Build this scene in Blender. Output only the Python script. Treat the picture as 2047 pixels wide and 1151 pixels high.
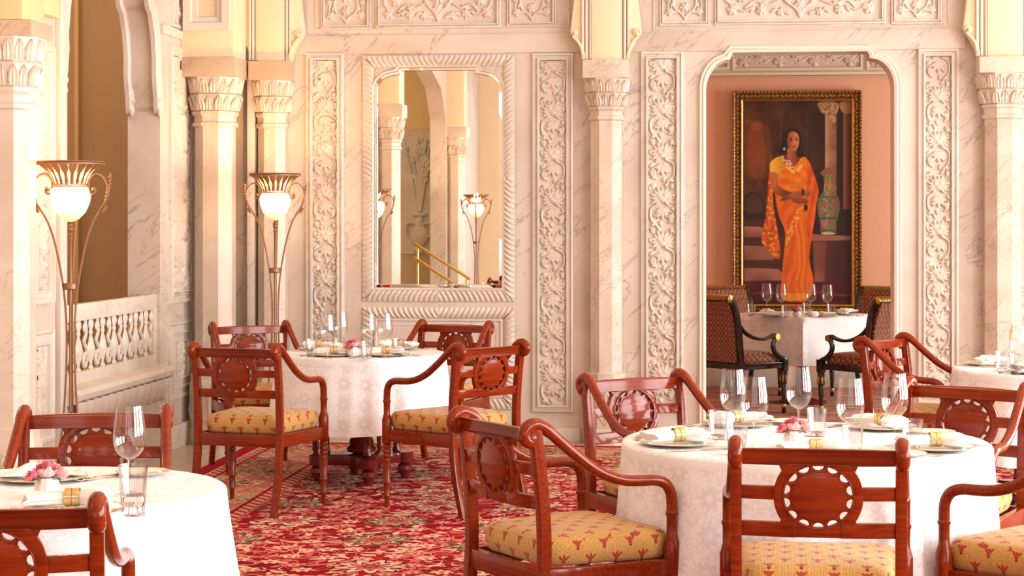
import bpy, bmesh, math, random
import numpy as np
from mathutils import Vector, Matrix

random.seed(7)
R = math.radians
PI = math.pi
scn = bpy.context.scene
for o in list(bpy.data.objects):
    bpy.data.objects.remove(o)
COL = scn.collection

# ------------------------------------------------------------------ camera, world, lights, exposure
TH = R(6.0)
cam_d = bpy.data.cameras.new('camera')
cam_d.sensor_width = 36.0
cam_d.lens = 3700 / 2047 * 36.0
cam_d.shift_y = -129.5 / 2047
cam_d.clip_start = 0.05
cam_d.clip_end = 200
cam = bpy.data.objects.new('camera', cam_d)
COL.objects.link(cam)
cam.location = (0, 0, 1.53)
cam.rotation_euler = (R(90), 0, TH)
scn.camera = cam

scn.view_settings.view_transform = 'Standard'
scn.view_settings.look = 'None'
scn.view_settings.exposure = 0.0
scn.view_settings.gamma = 1.0
scn.view_settings.use_curve_mapping = False
scn.cycles.max_bounces = 8
scn.cycles.diffuse_bounces = 4
scn.cycles.glossy_bounces = 4
scn.cycles.transmission_bounces = 8
scn.cycles.transparent_max_bounces = 24
scn.cycles.caustics_reflective = False
scn.cycles.caustics_refractive = False
scn.cycles.sample_clamp_indirect = 6.0
scn.cycles.use_denoising = True

world = bpy.data.worlds.new('daylight')
scn.world = world
world.use_nodes = True
bg = world.node_tree.nodes['Background']
bg.inputs['Color'].default_value = (0.95, 0.97, 1.0, 1)
bg.inputs['Strength'].default_value = 1.0


def area(name, loc, rot, sx, sy, power, color):
    d = bpy.data.lights.new(name, 'AREA')
    d.shape = 'RECTANGLE'
    d.size, d.size_y = sx, sy
    d.energy = power
    d.color = color
    o = bpy.data.objects.new(name, d)
    o.location = loc
    o.rotation_euler = rot
    COL.objects.link(o)
    return o


XR = 5.2          # plane of the right-hand wall with the tall windows
YF = -3.5         # wall behind the camera
YW = 12.9         # carved marble wall facing the camera
XL = -3.6         # marble wall on the left
YFAR = 17.48      # peach wall of the room beyond
ZC = 4.7
WIN_Y = (0.0, 3.1, 6.2, 9.3)
WIN_W = 2.4
for wy in WIN_Y:
    area('window_daylight', (XR + 0.45, wy + WIN_W / 2, 2.0), (0, R(90), 0), 3.0, WIN_W, 430 if wy < 9 else 330, (1.0, 0.985, 0.985))
for wx in (-2.4, 0.4, 3.2):
    area('window_daylight', (wx, YF - 0.45, 2.1), (R(90), 0, 0), 1.5, 3.0, 34, (0.96, 0.96, 1.0))
area('window_daylight', (XR + .45, 15.2, 1.8), (0, R(90), 0), 2.4, 1.9, 260, (1.0, 0.93, 0.85))
area('ceiling_fill', (0.6, 6.0, ZC - 0.25), (0, 0, 0), 5.0, 8.0, 60, (1.0, 0.70, 0.42))  # warm fill added under the ceiling, not a visible lamp
area('stair_hall_fill', (-5.2, 2.5, ZC - .3), (0, 0, 0), 1.5, 3.0, 60, (1.0, .85, .65))  # added fill to brighten the stair hall, source invented
area('corridor_fill', (-4.5, 10.9, ZC - .3), (0, 0, 0), .8, 2.0, 45, (1.0, .80, .58))  # added fill to lift the dark corridor, no fitting there


# ------------------------------------------------------------------ helpers
def tag(o, label=None, cat=None, group=None, kind=None):
    if label: o['label'] = label
    if cat: o['category'] = cat
    if group: o['group'] = group
    if kind: o['kind'] = kind
    return o


def empty(name, loc=(0, 0, 0), rz=0.0, label=None, cat=None, group=None, kind=None):
    o = bpy.data.objects.new(name, None)
    o.location = loc
    o.rotation_euler = (0, 0, rz)
    o.empty_display_size = 0.05
    COL.objects.link(o)
    return tag(o, label, cat, group, kind)


def link_mesh(name, me, mat, parent=None):
    o = bpy.data.objects.new(name, me)
    if mat is not None and not me.materials:
        me.materials.append(mat)
    COL.objects.link(o)
    if parent is not None:
        o.parent = parent
    return o


def copy_tree(o, parent=None):
    c = o.copy()
    COL.objects.link(c)
    if parent is not None:
        c.parent = parent
    for ch in list(o.children):
        copy_tree(ch, c)
    return c


USED = set()


def place(proto, loc, rz, label, group=None, cat=None, tilt=None):
    """first use moves the prototype itself, then copies of it and its parts"""
    if proto.name in USED:
        o = copy_tree(proto)
    else:
        o = proto
        USED.add(proto.name)
    o.location = loc
    o.rotation_euler = (0, 0, rz) if tilt is None else (tilt[0], tilt[1], rz)
    o['label'] = label
    if group: o['group'] = group
    if cat: o['category'] = cat
    return o


def proj(X, Y, z):
    xc = X * math.cos(TH) + Y * math.sin(TH)
    zc = -X * math.sin(TH) + Y * math.cos(TH)
    return 1023.5 + 3700 * xc / zc, 446 + 3700 * (1.53 - z) / zc


def ground(u, v, z):
    zc = 3700 * (1.53 - z) / (v - 446)
    xc = (u - 1023.5) / 3700 * zc
    return xc * math.cos(TH) - zc * math.sin(TH), xc * math.sin(TH) + zc * math.cos(TH)


def onback(u, v=446, Y=YW):
    """point of a wall parallel to the carved wall: (X, z)"""
    k = (u - 1023.5) / 3700
    zc = Y / (math.cos(TH) + k * math.sin(TH))
    return zc * (k * math.cos(TH) - math.sin(TH)), 1.53 + (446 - v) / 3700 * zc


def onleft(u, v=446, X=XL):
    """point of a wall parallel to the left wall: (Y, z)"""
    k = (u - 1023.5) / 3700
    zc = X / (k * math.cos(TH) - math.sin(TH))
    return zc * (math.cos(TH) + k * math.sin(TH)), 1.53 + (446 - v) / 3700 * zc


class MB:
    def __init__(self):
        self.v = []
        self.f = []

    def add(self, vs, fs):
        b = len(self.v)
        self.v.extend([tuple(p) for p in vs])
        self.f.extend([tuple(b + i for i in f) for f in fs])
        return self

    def box(self, x0, x1, y0, y1, z0, z1):
        return self.add([(x0, y0, z0), (x1, y0, z0), (x1, y1, z0), (x0, y1, z0),
                         (x0, y0, z1), (x1, y0, z1), (x1, y1, z1), (x0, y1, z1)],
                        [(0, 3, 2, 1), (4, 5, 6, 7), (0, 1, 5, 4), (1, 2, 6, 5), (2, 3, 7, 6), (3, 0, 4, 7)])

    def lathe(self, prof, n=24, c=(0, 0, 0), phase=0.0, caps=True, rfun=None, sx=1.0, sy=1.0):
        vs, fs = [], []
        for (r, z) in prof:
            for i in range(n):
                a = phase + 2 * PI * i / n
                rr = r * (rfun(a, z) if rfun else 1.0)
                vs.append((c[0] + rr * math.cos(a) * sx, c[1] + rr * math.sin(a) * sy, c[2] + z))
        m = len(prof)
        for j in range(m - 1):
            for i in range(n):
                k = (i + 1) % n
                fs.append((j * n + i, j * n + k, (j + 1) * n + k, (j + 1) * n + i))
        if caps:
            fs.append(tuple(range(n - 1, -1, -1)))
            fs.append(tuple((m - 1) * n + i for i in range(n)))
        return self.add(vs, fs)

    def tube(self, path, rad, n=10, sq=None, up=(0, 0, 1), caps=True):
        """swept tube; rad number or list; sq=(a,b) squash factors; n=4 gives a square bar"""
        P = [Vector(p) for p in path]
        m = len(P)
        if not hasattr(rad, '__len__'): rad = [rad] * m
        a, b = sq if sq else (1, 1)
        T = []
        for i in range(m):
            t = (P[min(i + 1, m - 1)] - P[max(i - 1, 0)])
            T.append(t.normalized() if t.length > 1e-9 else Vector((0, 0, 1)))
        s = Vector(up).cross(T[0])
        if s.length < 1e-4: s = Vector((1, 0, 0)).cross(T[0])
        if s.length < 1e-4: s = Vector((0, 1, 0)).cross(T[0])
        s.normalize()
        vs, fs = [], []
        for i in range(m):
            s = s - T[i] * s.dot(T[i])
            s.normalize()
            q = T[i].cross(s)
            for k in range(n):
                an = 2 * PI * (k + 0.5) / n
                vs.append(P[i] + (s * math.cos(an) * a + q * math.sin(an) * b) * rad[i])
        for j in range(m - 1):
            for i in range(n):
                k = (i + 1) % n
                fs.append((j * n + i, j * n + k, (j + 1) * n + k, (j + 1) * n + i))
        if caps:
            fs.append(tuple(range(n - 1, -1, -1)))
            fs.append(tuple((m - 1) * n + i for i in range(n)))
        return self.add(vs, fs)

    def sheet(self, rows, closed=False):
        m, n = len(rows), len(rows[0])
        vs = [p for r in rows for p in r]
        fs = []
        for j in range(m - 1):
            for i in range(n if closed else n - 1):
                k = (i + 1) % n
                fs.append((j * n + i, j * n + k, (j + 1) * n + k, (j + 1) * n + i))
        return self.add(vs, fs)

    def ball(self, c, r, n=10, m=6):
        rx, ry, rz = (r, r, r) if not hasattr(r, '__len__') else r
        pr = [(math.cos(-PI / 2 + PI * (j + .5) / m), math.sin(-PI / 2 + PI * (j + .5) / m) * rz) for j in range(m)]
        return self.lathe(pr, n, c, sx=rx, sy=ry)

    def xf(self, fn, start=0):
        for i in range(start, len(self.v)):
            self.v[i] = tuple(fn(*self.v[i]))
        return self

    def build(self, name, mat, parent=None, smooth=True, bevel=0.0, segs=2, angle=35, solid=0.0):
        me = bpy.data.meshes.new(name)
        me.from_pydata(self.v, [], self.f)
        bm = bmesh.new()
        bm.from_mesh(me)
        bmesh.ops.recalc_face_normals(bm, faces=bm.faces)
        if bevel > 0:
            es = [e for e in bm.edges if len(e.link_faces) == 2 and e.calc_face_angle(0) > R(30)]
            bmesh.ops.bevel(bm, geom=es, offset=bevel, segments=segs, profile=0.6, affect='EDGES', clamp_overlap=True)
        if solid:
            bmesh.ops.solidify(bm, geom=bm.faces[:], thickness=solid)
        bm.to_mesh(me)
        bm.free()
        if smooth:
            me.shade_smooth()
            me.set_sharp_from_angle(angle=R(angle))
        return link_mesh(name, me, mat, parent)


def catmull(pts, k=6):
    P = [np.array(p, float) for p in pts]
    P = [2 * P[0] - P[1]] + P + [2 * P[-1] - P[-2]]
    out = []
    for i in range(1, len(P) - 2):
        p0, p1, p2, p3 = P[i - 1:i + 3]
        for j in range(k):
            t = j / k
            out.append(.5 * ((2 * p1) + (-p0 + p2) * t + (2 * p0 - 5 * p1 + 4 * p2 - p3) * t * t + (-p0 + 3 * p1 - 3 * p2 + p3) * t ** 3))
    out.append(P[-2])
    return [tuple(p) for p in out]


def fill2d(outer, holes, depth, bevel=0.0, res=1):
    """flat shape with holes, extruded both ways along local z: returns a mesh in (x, y, z)"""
    cu = bpy.data.curves.new('tmp', 'CURVE')
    cu.dimensions = '2D'
    cu.fill_mode = 'BOTH'
    cu.extrude = depth / 2 - bevel
    cu.bevel_depth = bevel
    cu.bevel_resolution = res
    cu.offset = -bevel
    for loop in [outer] + list(holes):
        sp = cu.splines.new('POLY')
        sp.points.add(len(loop) - 1)
        for i, p in enumerate(loop):
            sp.points[i].co = (p[0], p[1], 0, 1)
        sp.use_cyclic_u = True
    ob = bpy.data.objects.new('tmp', cu)
    COL.objects.link(ob)
    dg = bpy.context.evaluated_depsgraph_get()
    me = bpy.data.meshes.new_from_object(ob.evaluated_get(dg))
    bpy.data.objects.remove(ob)
    bpy.data.curves.remove(cu)
    return me


def remap(me, fn, smooth=30):
    n = len(me.vertices)
    co = np.empty(n * 3)
    me.vertices.foreach_get('co', co)
    co = co.reshape(-1, 3)
    out = np.array([fn(*p) for p in co]).ravel()
    me.vertices.foreach_set('co', out)
    bm = bmesh.new()
    bm.from_mesh(me)
    bmesh.ops.remove_doubles(bm, verts=bm.verts, dist=1e-5)
    bmesh.ops.recalc_face_normals(bm, faces=bm.faces)
    bm.to_mesh(me)
    bm.free()
    me.shade_smooth()
    me.set_sharp_from_angle(angle=R(smooth))
    me.update()
    return me


def arc(cx, cy, rx, ry, a0, a1, n):
    return [(cx + rx * math.cos(R(a0 + (a1 - a0) * i / n)), cy + ry * math.sin(R(a0 + (a1 - a0) * i / n))) for i in range(n + 1)]


def rrect(x0, x1, z0, z1):
    return [(x0, z0), (x1, z0), (x1, z1), (x0, z1)]


# planes: (a, z, h) -> world, h = how far the point stands out of the wall towards the room
def PB(a, z, h, Y=YW): return (a, Y - h, z)
def PL(a, z, h, X=XL): return (X + h, a, z)


def frame_ring(mb, P, x0, x1, z0, z1, prof):
    """mitred moulding: prof = [(inset, height)...] from the outside in"""
    vs, fs = [], []
    for (i, h) in prof:
        for (x, z) in rrect(x0 + i, x1 - i, z0 + i, z1 - i):
            vs.append(P(x, z, h))
    for j in range(len(prof) - 1):
        for k in range(4):
            l = (k + 1) % 4
            fs.append((j * 4 + k, j * 4 + l, j * 4 + 4 + l, j * 4 + 4 + k))
    mb.add(vs, fs)


# ------------------------------------------------------------------ node helper
class G:
    def __init__(self, name):
        self.mat = bpy.data.materials.new(name)
        self.mat.use_nodes = True
        self.nt = self.mat.node_tree
        self.b = self.nt.nodes['Principled BSDF']
        self.out = self.nt.nodes['Material Output']

    def n(self, t, **kw):
        nd = self.nt.nodes.new(t)
        for k, v in kw.items(): setattr(nd, k, v)
        return nd

    def put(self, sock, v):
        if isinstance(v, bpy.types.NodeSocket): self.nt.links.new(v, sock)
        elif v is not None:
            if hasattr(v, '__len__') and len(v) == 3 and sock.type == 'RGBA': v = (*v, 1)
            sock.default_value = v

    def m(self, op, a, b=None, c=None, clamp=False):
        nd = self.n('ShaderNodeMath', operation=op, use_clamp=clamp)
        self.put(nd.inputs[0], a); self.put(nd.inputs[1], b)
        if c is not None: self.put(nd.inputs[2], c)
        return nd.outputs[0]

    def vm(self, op, a, b=None):
        nd = self.n('ShaderNodeVectorMath', operation=op)
        self.put(nd.inputs[0], a)
        if b is not None: self.put(nd.inputs[1], b)
        return nd.outputs['Value'] if op in ('LENGTH', 'DOT_PRODUCT') else nd.outputs[0]

    def mix(self, f, a, b, mode='MIX'):
        nd = self.n('ShaderNodeMix', data_type='RGBA', blend_type=mode)
        self.put(nd.inputs[0], f); self.put(nd.inputs[6], a); self.put(nd.inputs[7], b)
        return nd.outputs[2]

    def sm(self, v, a, b, lo=0.0, hi=1.0):
        nd = self.n('ShaderNodeMapRange', interpolation_type='SMOOTHSTEP')
        for i, x in enumerate((v, a, b, lo, hi)): self.put(nd.inputs[i], x)
        return nd.outputs[0]

    def obj(self): return self.n('ShaderNodeTexCoord').outputs['Object']
    def uv(self): return self.n('ShaderNodeTexCoord').outputs['UV']

    def scale(self, v, s):
        nd = self.n('ShaderNodeMapping')
        self.put(nd.inputs[0], v)
        nd.inputs['Scale'].default_value = s
        return nd.outputs[0]

    def noise(self, v, s, d=3, dist=0.0, r=.5):
        nd = self.n('ShaderNodeTexNoise')
        self.put(nd.inputs['Vector'], v)
        nd.inputs['Scale'].default_value = s
        nd.inputs['Detail'].default_value = d
        nd.inputs['Roughness'].default_value = r
        nd.inputs['Distortion'].default_value = dist
        return nd.outputs[0]

    def vor(self, v, s, rnd=1.0, dim='2D', feat='F1'):
        nd = self.n('ShaderNodeTexVoronoi', voronoi_dimensions=dim, feature=feat)
        self.put(nd.inputs['Vector'], v)
        nd.inputs['Scale'].default_value = s
        nd.inputs['Randomness'].default_value = rnd
        return nd

    def xyz(self, v):
        nd = self.n('ShaderNodeSeparateXYZ')
        self.put(nd.inputs[0], v)
        return nd.outputs

    def comb(self, x, y, z=0.0):
        nd = self.n('ShaderNodeCombineXYZ')
        for i, q in enumerate((x, y, z)): self.put(nd.inputs[i], q)
        return nd.outputs[0]

    def bump(self, h, s=.3, d=.01):
        nd = self.n('ShaderNodeBump')
        nd.inputs['Strength'].default_value = s
        nd.inputs['Distance'].default_value = d
        self.put(nd.inputs['Height'], h)
        self.put(self.b.inputs['Normal'], nd.outputs[0])

    def set(self, **kw):
        names = dict(color='Base Color', rough='Roughness', metal='Metallic', spec='Specular IOR Level', coat='Coat Weight',
                     coatr='Coat Roughness', trans='Transmission Weight', ior='IOR', em='Emission Color', ems='Emission Strength',
                     sheen='Sheen Weight', sss='Subsurface Weight')
        for k, v in kw.items(): self.put(self.b.inputs[names[k]], v)
        return self.mat


def plain(name, color, rough=.5, metal=0.0, **kw):
    g = G(name)
    v = g.obj()
    nz = g.noise(v, 35, 3)
    col = g.mix(g.m('MULTIPLY', nz, .35), color, tuple(c * .72 for c in color))
    return g.set(color=col, rough=rough, metal=metal, **kw)


def marble(name, base, shade, vein, vs=1.0, rough=.42, off=0.0):
    g = G(name)
    v = g.scale(g.obj(), (1, 1, 1))
    if off: v = g.vm('ADD', v, (off, off * 2.1, off * .7))
    cloud = g.noise(v, 1.6 * vs, 5, .6)
    col = g.mix(g.sm(cloud, .35, .68), base, shade)
    vv = g.scale(v, (1.0, 1.0, .55))
    rotn = g.n('ShaderNodeVectorRotate', rotation_type='EULER_XYZ')
    g.put(rotn.inputs[0], v)
    rotn.inputs['Rotation'].default_value = (.3, .75, .3)
    rv = g.scale(rotn.outputs[0], (.5, .9, 2.2))
    n1 = g.noise(rv, 2.2 * vs, 7, 1.1, .6)
    w = g.m('ABSOLUTE', g.m('SUBTRACT', n1, .5))
    veins = g.m('MULTIPLY', g.sm(w, .0, .018, 1, 0), g.sm(g.noise(v, 1.3, 2), .40, .56))
    col = g.mix(g.m('MULTIPLY', veins, .8), col, vein)
    n2 = g.noise(v, 16 * vs, 6, .5, .7)
    specks = g.sm(n2, .64, .74)
    col = g.mix(g.m('MULTIPLY', specks, .45), col, vein)
    g.bump(g.noise(v, 60, 3), .06, .01)
    return g.set(color=col, rough=rough)


M = {}
M['marble'] = marble('pink_marble', (.63, .545, .475), (.55, .455, .39), (.33, .27, .25))
M['marble_white'] = marble('white_marble', (.66, .595, .53), (.60, .525, .46), (.46, .38, .33), 1.2)
M['marble_col'] = marble('column_marble', (.66, .565, .475), (.58, .465, .37), (.42, .31, .24), 1.5, .35, 3.1)
M['marble_tan'] = marble('tan_marble', (.56, .42, .30), (.50, .36, .25), (.34, .24, .18), 2.0, .4, 5.2)
M['relief'] = marble('carved_marble', (.64, .565, .49), (.57, .49, .42), (.50, .39, .32), 2.0, .55, 1.7)
M['plaster'] = plain('cream_plaster', (.86, .68, .46), .7)
M['plaster_y'] = plain('yellow_plaster', (.78, .56, .29), .8)
M['peach'] = plain('peach_paint', (.80, .44, .29), .8)
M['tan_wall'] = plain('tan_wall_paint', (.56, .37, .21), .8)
M['ceiling'] = plain('ceiling_paint', (.78, .70, .56), .8)
M['ivory'] = plain('ivory_trim', (.74, .67, .57), .6)


def wood(name, c0, c1, rough=.22, coat=.6):
    g = G(name)
    v = g.scale(g.obj(), (1.0, 1.0, 1.0))
    n0 = g.noise(g.scale(v, (2, 40, 40)), 2.5, 4, .3)
    n1 = g.noise(v, 5, 2)
    f = g.m('ADD', g.m('MULTIPLY', n0, .7), g.m('MULTIPLY', n1, .3))
    col = g.mix(g.sm(f, .30, .72), c0, c1)
    return g.set(color=col, rough=rough, coat=coat, coatr=.08, spec=.14)


M['wood'] = wood('mahogany', (.235, .026, .003), (.125, .011, .0015), .22, .30)
M['wood_d'] = wood('dark_mahogany', (.17, .014, .010), (.09, .008, .006), .2)
M['black'] = plain('black_lacquer', (.012, .009, .008), .22, coat=.5)
M['gilt'] = plain('gilding', (.72, .42, .12), .35, 1.0)
M['gold'] = plain('polished_gold', (.86, .62, .30), .22, 1.0)
M['silver'] = plain('silver_gilt_cutlery', (.72, .60, .47), .2, 1.0)
M['bronze'] = plain('aged_bronze', (.33, .17, .09), .5, .55)
M['china'] = plain('white_china', (.86, .82, .76), .12, coat=.4)
M['napkin'] = plain('white_linen', (.90, .88, .86), .8)
M['rose'] = plain('pink_petals', (.84, .19, .26), .6, sss=.1)
M['rose_p'] = plain('pale_pink_petals', (.92, .52, .53), .6, sss=.1)
M['leaf'] = plain('leaf_green', (.06, .13, .03), .5)
M['brass'] = plain('brass_rail', (.80, .52, .16), .25, 1.0)


def seat_fabric():
    g = G('gold_fabric_red_tulips')
    uv = g.xyz(g.uv())
    A, B = .095, .05
    row = g.m('FLOOR', g.m('DIVIDE', uv[1], B))
    off = g.m('MULTIPLY', g.m('MODULO', g.m('ABSOLUTE', row), 2.0), A / 2)
    ux = g.m('SUBTRACT', g.m('PINGPONG', g.m('ADD', g.m('ADD', uv[0], off), 40 * A), A / 2), 0.0)
    # signed cell coordinate: distance from cell centre line, symmetric motif so |x| is enough
    ax = ux
    vy = g.m('SUBTRACT', g.m('SUBTRACT', uv[1], g.m('MULTIPLY', row, B)), B / 2)

    def ell(cx, cy, rx, ry, rot=0.0):
        dx, dy = g.m('SUBTRACT', ax, cx), g.m('SUBTRACT', vy, cy)
        c, s = math.cos(rot), math.sin(rot)
        a = g.m('ADD', g.m('MULTIPLY', dx, c), g.m('MULTIPLY', dy, s))
        b = g.m('SUBTRACT', g.m('MULTIPLY', dy, c), g.m('MULTIPLY', dx, s))
        q = g.m('ADD', g.m('POWER', g.m('ABSOLUTE', g.m('DIVIDE', a, rx)), 2.0), g.m('POWER', g.m('ABSOLUTE', g.m('DIVIDE', b, ry)), 2.0))
        return g.m('LESS_THAN', q, 1.0)
    mk = ell(0, .005, .0050, .0130)
    mk = g.m('MAXIMUM', mk, ell(.0095, .005, .0042, .0125, -.75))
    mk = g.m('MAXIMUM', mk, ell(0, -.007, .0072, .0052))
    stem = ell(0, -.0155, .0056, .0036)
    v = g.obj()
    rib = g.m('SINE', g.m('MULTIPLY', uv[0], 1500.0))
    nz = g.noise(v, 180, 2)
    base = g.mix(g.sm(g.m('ADD', g.m('MULTIPLY', rib, .25), nz), .2, .85), (.38, .19, .035), (.66, .40, .12))
    col = g.mix(mk, base, (.36, .035, .012))
    col = g.mix(stem, col, (.10, .03, .02))
    g.bump(g.m('ADD', g.m('MULTIPLY', rib, .5), nz), .25, .002)
    return g.set(color=col, rough=.8, sheen=.2)


M['fabric'] = seat_fabric()


def brocade():
    g = G('red_gold_brocade')
    uv = g.xyz(g.obj())
    s = 12.0
    a = g.m('ADD', g.m('ADD', uv[0], g.m('MULTIPLY', uv[1], .7)), uv[2])
    b = g.m('SUBTRACT', g.m('ADD', uv[0], g.m('MULTIPLY', uv[1], .7)), uv[2])
    fa = g.m('ABSOLUTE', g.m('SUBTRACT', g.m('FRACT', g.m('MULTIPLY', a, s)), .5))
    fb = g.m('ABSOLUTE', g.m('SUBTRACT', g.m('FRACT', g.m('MULTIPLY', b, s)), .5))
    line = g.m('GREATER_THAN', g.m('MAXIMUM', fa, fb), .43)
    dot = g.m('LESS_THAN', g.m('ADD', g.m('MULTIPLY', fa, fa), g.m('MULTIPLY', fb, fb)), .025)
    nz = g.noise(g.obj(), 90, 2)
    f3 = [g.m('ABSOLUTE', g.m('SUBTRACT', g.m('FRACT', g.m('MULTIPLY', q_, s * 3)), .5)) for q_ in (a, b)]
    small = g.m('LESS_THAN', g.m('ADD', g.m('MULTIPLY', f3[0], f3[0]), g.m('MULTIPLY', f3[1], f3[1])), .05)
    small = g.m('MULTIPLY', small, g.m('LESS_THAN', g.m('ADD', fa, fb), .52))
    mk = g.m('MULTIPLY', g.m('MAXIMUM', small, g.m('MULTIPLY', line, .25)), g.sm(nz, .3, .55))
    col = g.mix(mk, (.15, .018, .008), (.80, .45, .16))
    return g.set(color=col, rough=.7, sheen=.2)


M['brocade'] = brocade()


def cloth_mat():
    g = G('white_damask')
    v = g.uv()
    vo = g.vor(v, 9.0, .35)
    d = g.vm('SUBTRACT', v, vo.outputs['Position'])
    dx = g.xyz(d)
    an = g.m('ARCTAN2', dx[1], dx[0])
    r = g.vm('LENGTH', d)
    edge = g.m('MULTIPLY_ADD', g.m('COSINE', g.m('MULTIPLY', an, 8.0)), .008, .034)
    mk = g.m('LESS_THAN', r, edge)
    core = g.m('LESS_THAN', r, .014)
    n = g.noise(v, 34, 2, 1.0)
    vine = g.m('LESS_THAN', g.m('ABSOLUTE', g.m('SUBTRACT', n, .5)), .035)
    mk = g.m('MAXIMUM', g.m('SUBTRACT', mk, core), g.m('MULTIPLY', vine, .8), clamp=True)
    col = g.mix(mk, (.87, .88, .93), (.74, .745, .80))
    g.bump(g.m('ADD', g.noise(v, 700, 1), mk), .12, .0015)
    rough = g.m('MULTIPLY_ADD', mk, -.2, .72)
    return g.set(color=col, rough=rough)


M['cloth'] = cloth_mat()


def rug_mat(x0, y1):
    g = G('persian_rug')
    P = g.obj()
    X, Y, Z = g.xyz(P)
    warp = g.vm('ADD', P, g.vm('MULTIPLY', g.vm('SUBTRACT', g.n('ShaderNodeTexNoise').outputs[1], (.5, .5, .5)), (0, 0, 0)))

    def floret(scale, rnd, rad, pet, amp, seed=0.0):
        v = g.vm('ADD', P, (seed, seed * 1.3, 0))
        vo = g.vor(v, scale, rnd)
        d = g.vm('SUBTRACT', v, vo.outputs['Position'])
        q = g.xyz(d)
        r = g.vm('LENGTH', g.comb(q[0], q[1], 0.0))
        an = g.m('ARCTAN2', q[1], q[0])
        e = g.m('MULTIPLY_ADD', g.m('COSINE', g.m('MULTIPLY', an, float(pet))), amp * rad, rad * (1 - amp))
        t = g.m('DIVIDE', r, e)
        return t, vo.outputs['Color'], q, r

    def leafs(scale, L, W, seed):
        v = g.vm('ADD', P, (seed, seed * 1.7, 0))
        vo = g.vor(v, scale, .9)
        q = g.xyz(g.vm('SUBTRACT', v, vo.outputs['Position']))
        a = g.m('MULTIPLY', g.xyz(vo.outputs['Color'])[0], 6.28)
        ca, sa = g.m('COSINE', a), g.m('SINE', a)
        u = g.m('ADD', g.m('MULTIPLY', q[0], ca), g.m('MULTIPLY', q[1], sa))
        w = g.m('SUBTRACT', g.m('MULTIPLY', q[1], ca), g.m('MULTIPLY', q[0], sa))
        w = g.m('ADD', w, g.m('MULTIPLY', g.m('MULTIPLY', u, u), 7.0))
        t = g.m('SQRT', g.m('ADD', g.m('POWER', g.m('ABSOLUTE', g.m('DIVIDE', u, L)), 2.0), g.m('POWER', g.m('ABSOLUTE', g.m('DIVIDE', w, W)), 2.0)))
        return t, vo.outputs['Color']
    lt = lambda a, b: g.m('LESS_THAN', a, b)
    RED, DRED, CRM, PNK, GRN, NVY = (.34, .000, .012), (.21, .000, .008), (.72, .44, .31), (.55, .13, .13), (.17, .17, .07), (.03, .025, .04)
    nz = g.noise(P, 2.2, 3)

    def pattern(base, dense=1.0, cr=CRM):
        col = base
        for sc, w, sd in ((4.5, .0075, 0.0), (6.0, .007, 9.0)):
            n = g.noise(g.vm('ADD', P, (sd, sd, 0)), sc, 1, .8)
            col = g.mix(g.m('MULTIPLY', lt(g.m('ABSOLUTE', g.m('SUBTRACT', n, .5)), w * dense), .9), col, cr)
        t, c = leafs(15.0, .030, .011, 4.0)
        col = g.mix(g.m('MULTIPLY', lt(t, 1.0), g.m('GREATER_THAN', g.xyz(c)[2], .55)), col, g.mix(g.xyz(c)[1], CRM, PNK))
        t, c = leafs(9.5, .055, .017, 14.0)
        gate = g.m('GREATER_THAN', g.xyz(c)[2], .4)
        col = g.mix(g.m('MULTIPLY', lt(t, 1.15), gate), col, DRED)
        col = g.mix(g.m('MULTIPLY', lt(t, 1.05), gate), col, g.mix(g.m('GREATER_THAN', g.xyz(c)[1], .5), cr, PNK))
        t, c, q, r = floret(6.0, .75, .055, 7, .22, 2.0)
        col = g.mix(lt(t, 1.15), col, g.mix(g.m('GREATER_THAN', g.xyz(c)[0], .6), DRED, NVY))
        col = g.mix(lt(t, 1.0), col, g.mix(g.m('GREATER_THAN', g.xyz(c)[2], .45), PNK, cr))
        col = g.mix(lt(t, .55), col, cr)
        col = g.mix(lt(t, .3), col, RED)
        t, c, q, r = floret(1.7, .5, .16, 9, .2, 7.0)
        col = g.mix(lt(t, 1.12), col, NVY)
        col = g.mix(lt(t, 1.0), col, g.mix(g.m('GREATER_THAN', g.xyz(c)[0], .5), GRN, cr))
        col = g.mix(lt(t, .78), col, cr)
        col = g.mix(lt(g.m('ABSOLUTE', g.m('SUBTRACT', t, .6)), .05), col, NVY)
        col = g.mix(lt(t, .55), col, PNK)
        col = g.mix(lt(t, .33), col, RED)
        col = g.mix(lt(t, .16), col, GRN)
        return col
    field = pattern(g.mix(g.sm(nz, .35, .65), RED, DRED))
    border = pattern(g.mix(g.sm(nz, .4, .6), (.48, .12, .09), (.50, .30, .17)), 1.4, (.66, .44, .28))
    d = g.m('MINIMUM', g.m('SUBTRACT', X, x0), g.m('SUBTRACT', y1, Y))
    tick = lambda s, w: g.m('LESS_THAN', g.m('FRACT', g.m('MULTIPLY', g.m('ADD', X, Y), s)), w)
    guard = g.mix(tick(11.0, .5), (.60, .38, .25), (.45, .03, .04))
    stripe = g.mix(tick(24.0, .35), RED, CRM)
    col = g.mix(lt(d, .74), field, stripe)
    col = g.mix(lt(d, .715), col, guard)
    col = g.mix(lt(d, .65), col, RED)
    col = g.mix(lt(d, .625), col, border)
    col = g.mix(lt(d, .20), col, RED)
    col = g.mix(lt(d, .18), col, guard)
    col = g.mix(lt(d, .12), col, CRM)
    col = g.mix(lt(d, .105), col, (.40, .006, .02))
    pile = g.noise(P, 260, 2)
    col = g.mix(g.m('MULTIPLY', pile, .25), col, g.mix(.5, col, (.02, .0, .0)))
    g.bump(pile, .35, .004)
    return g.set(color=col, rough=.95, spec=.1)


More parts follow.
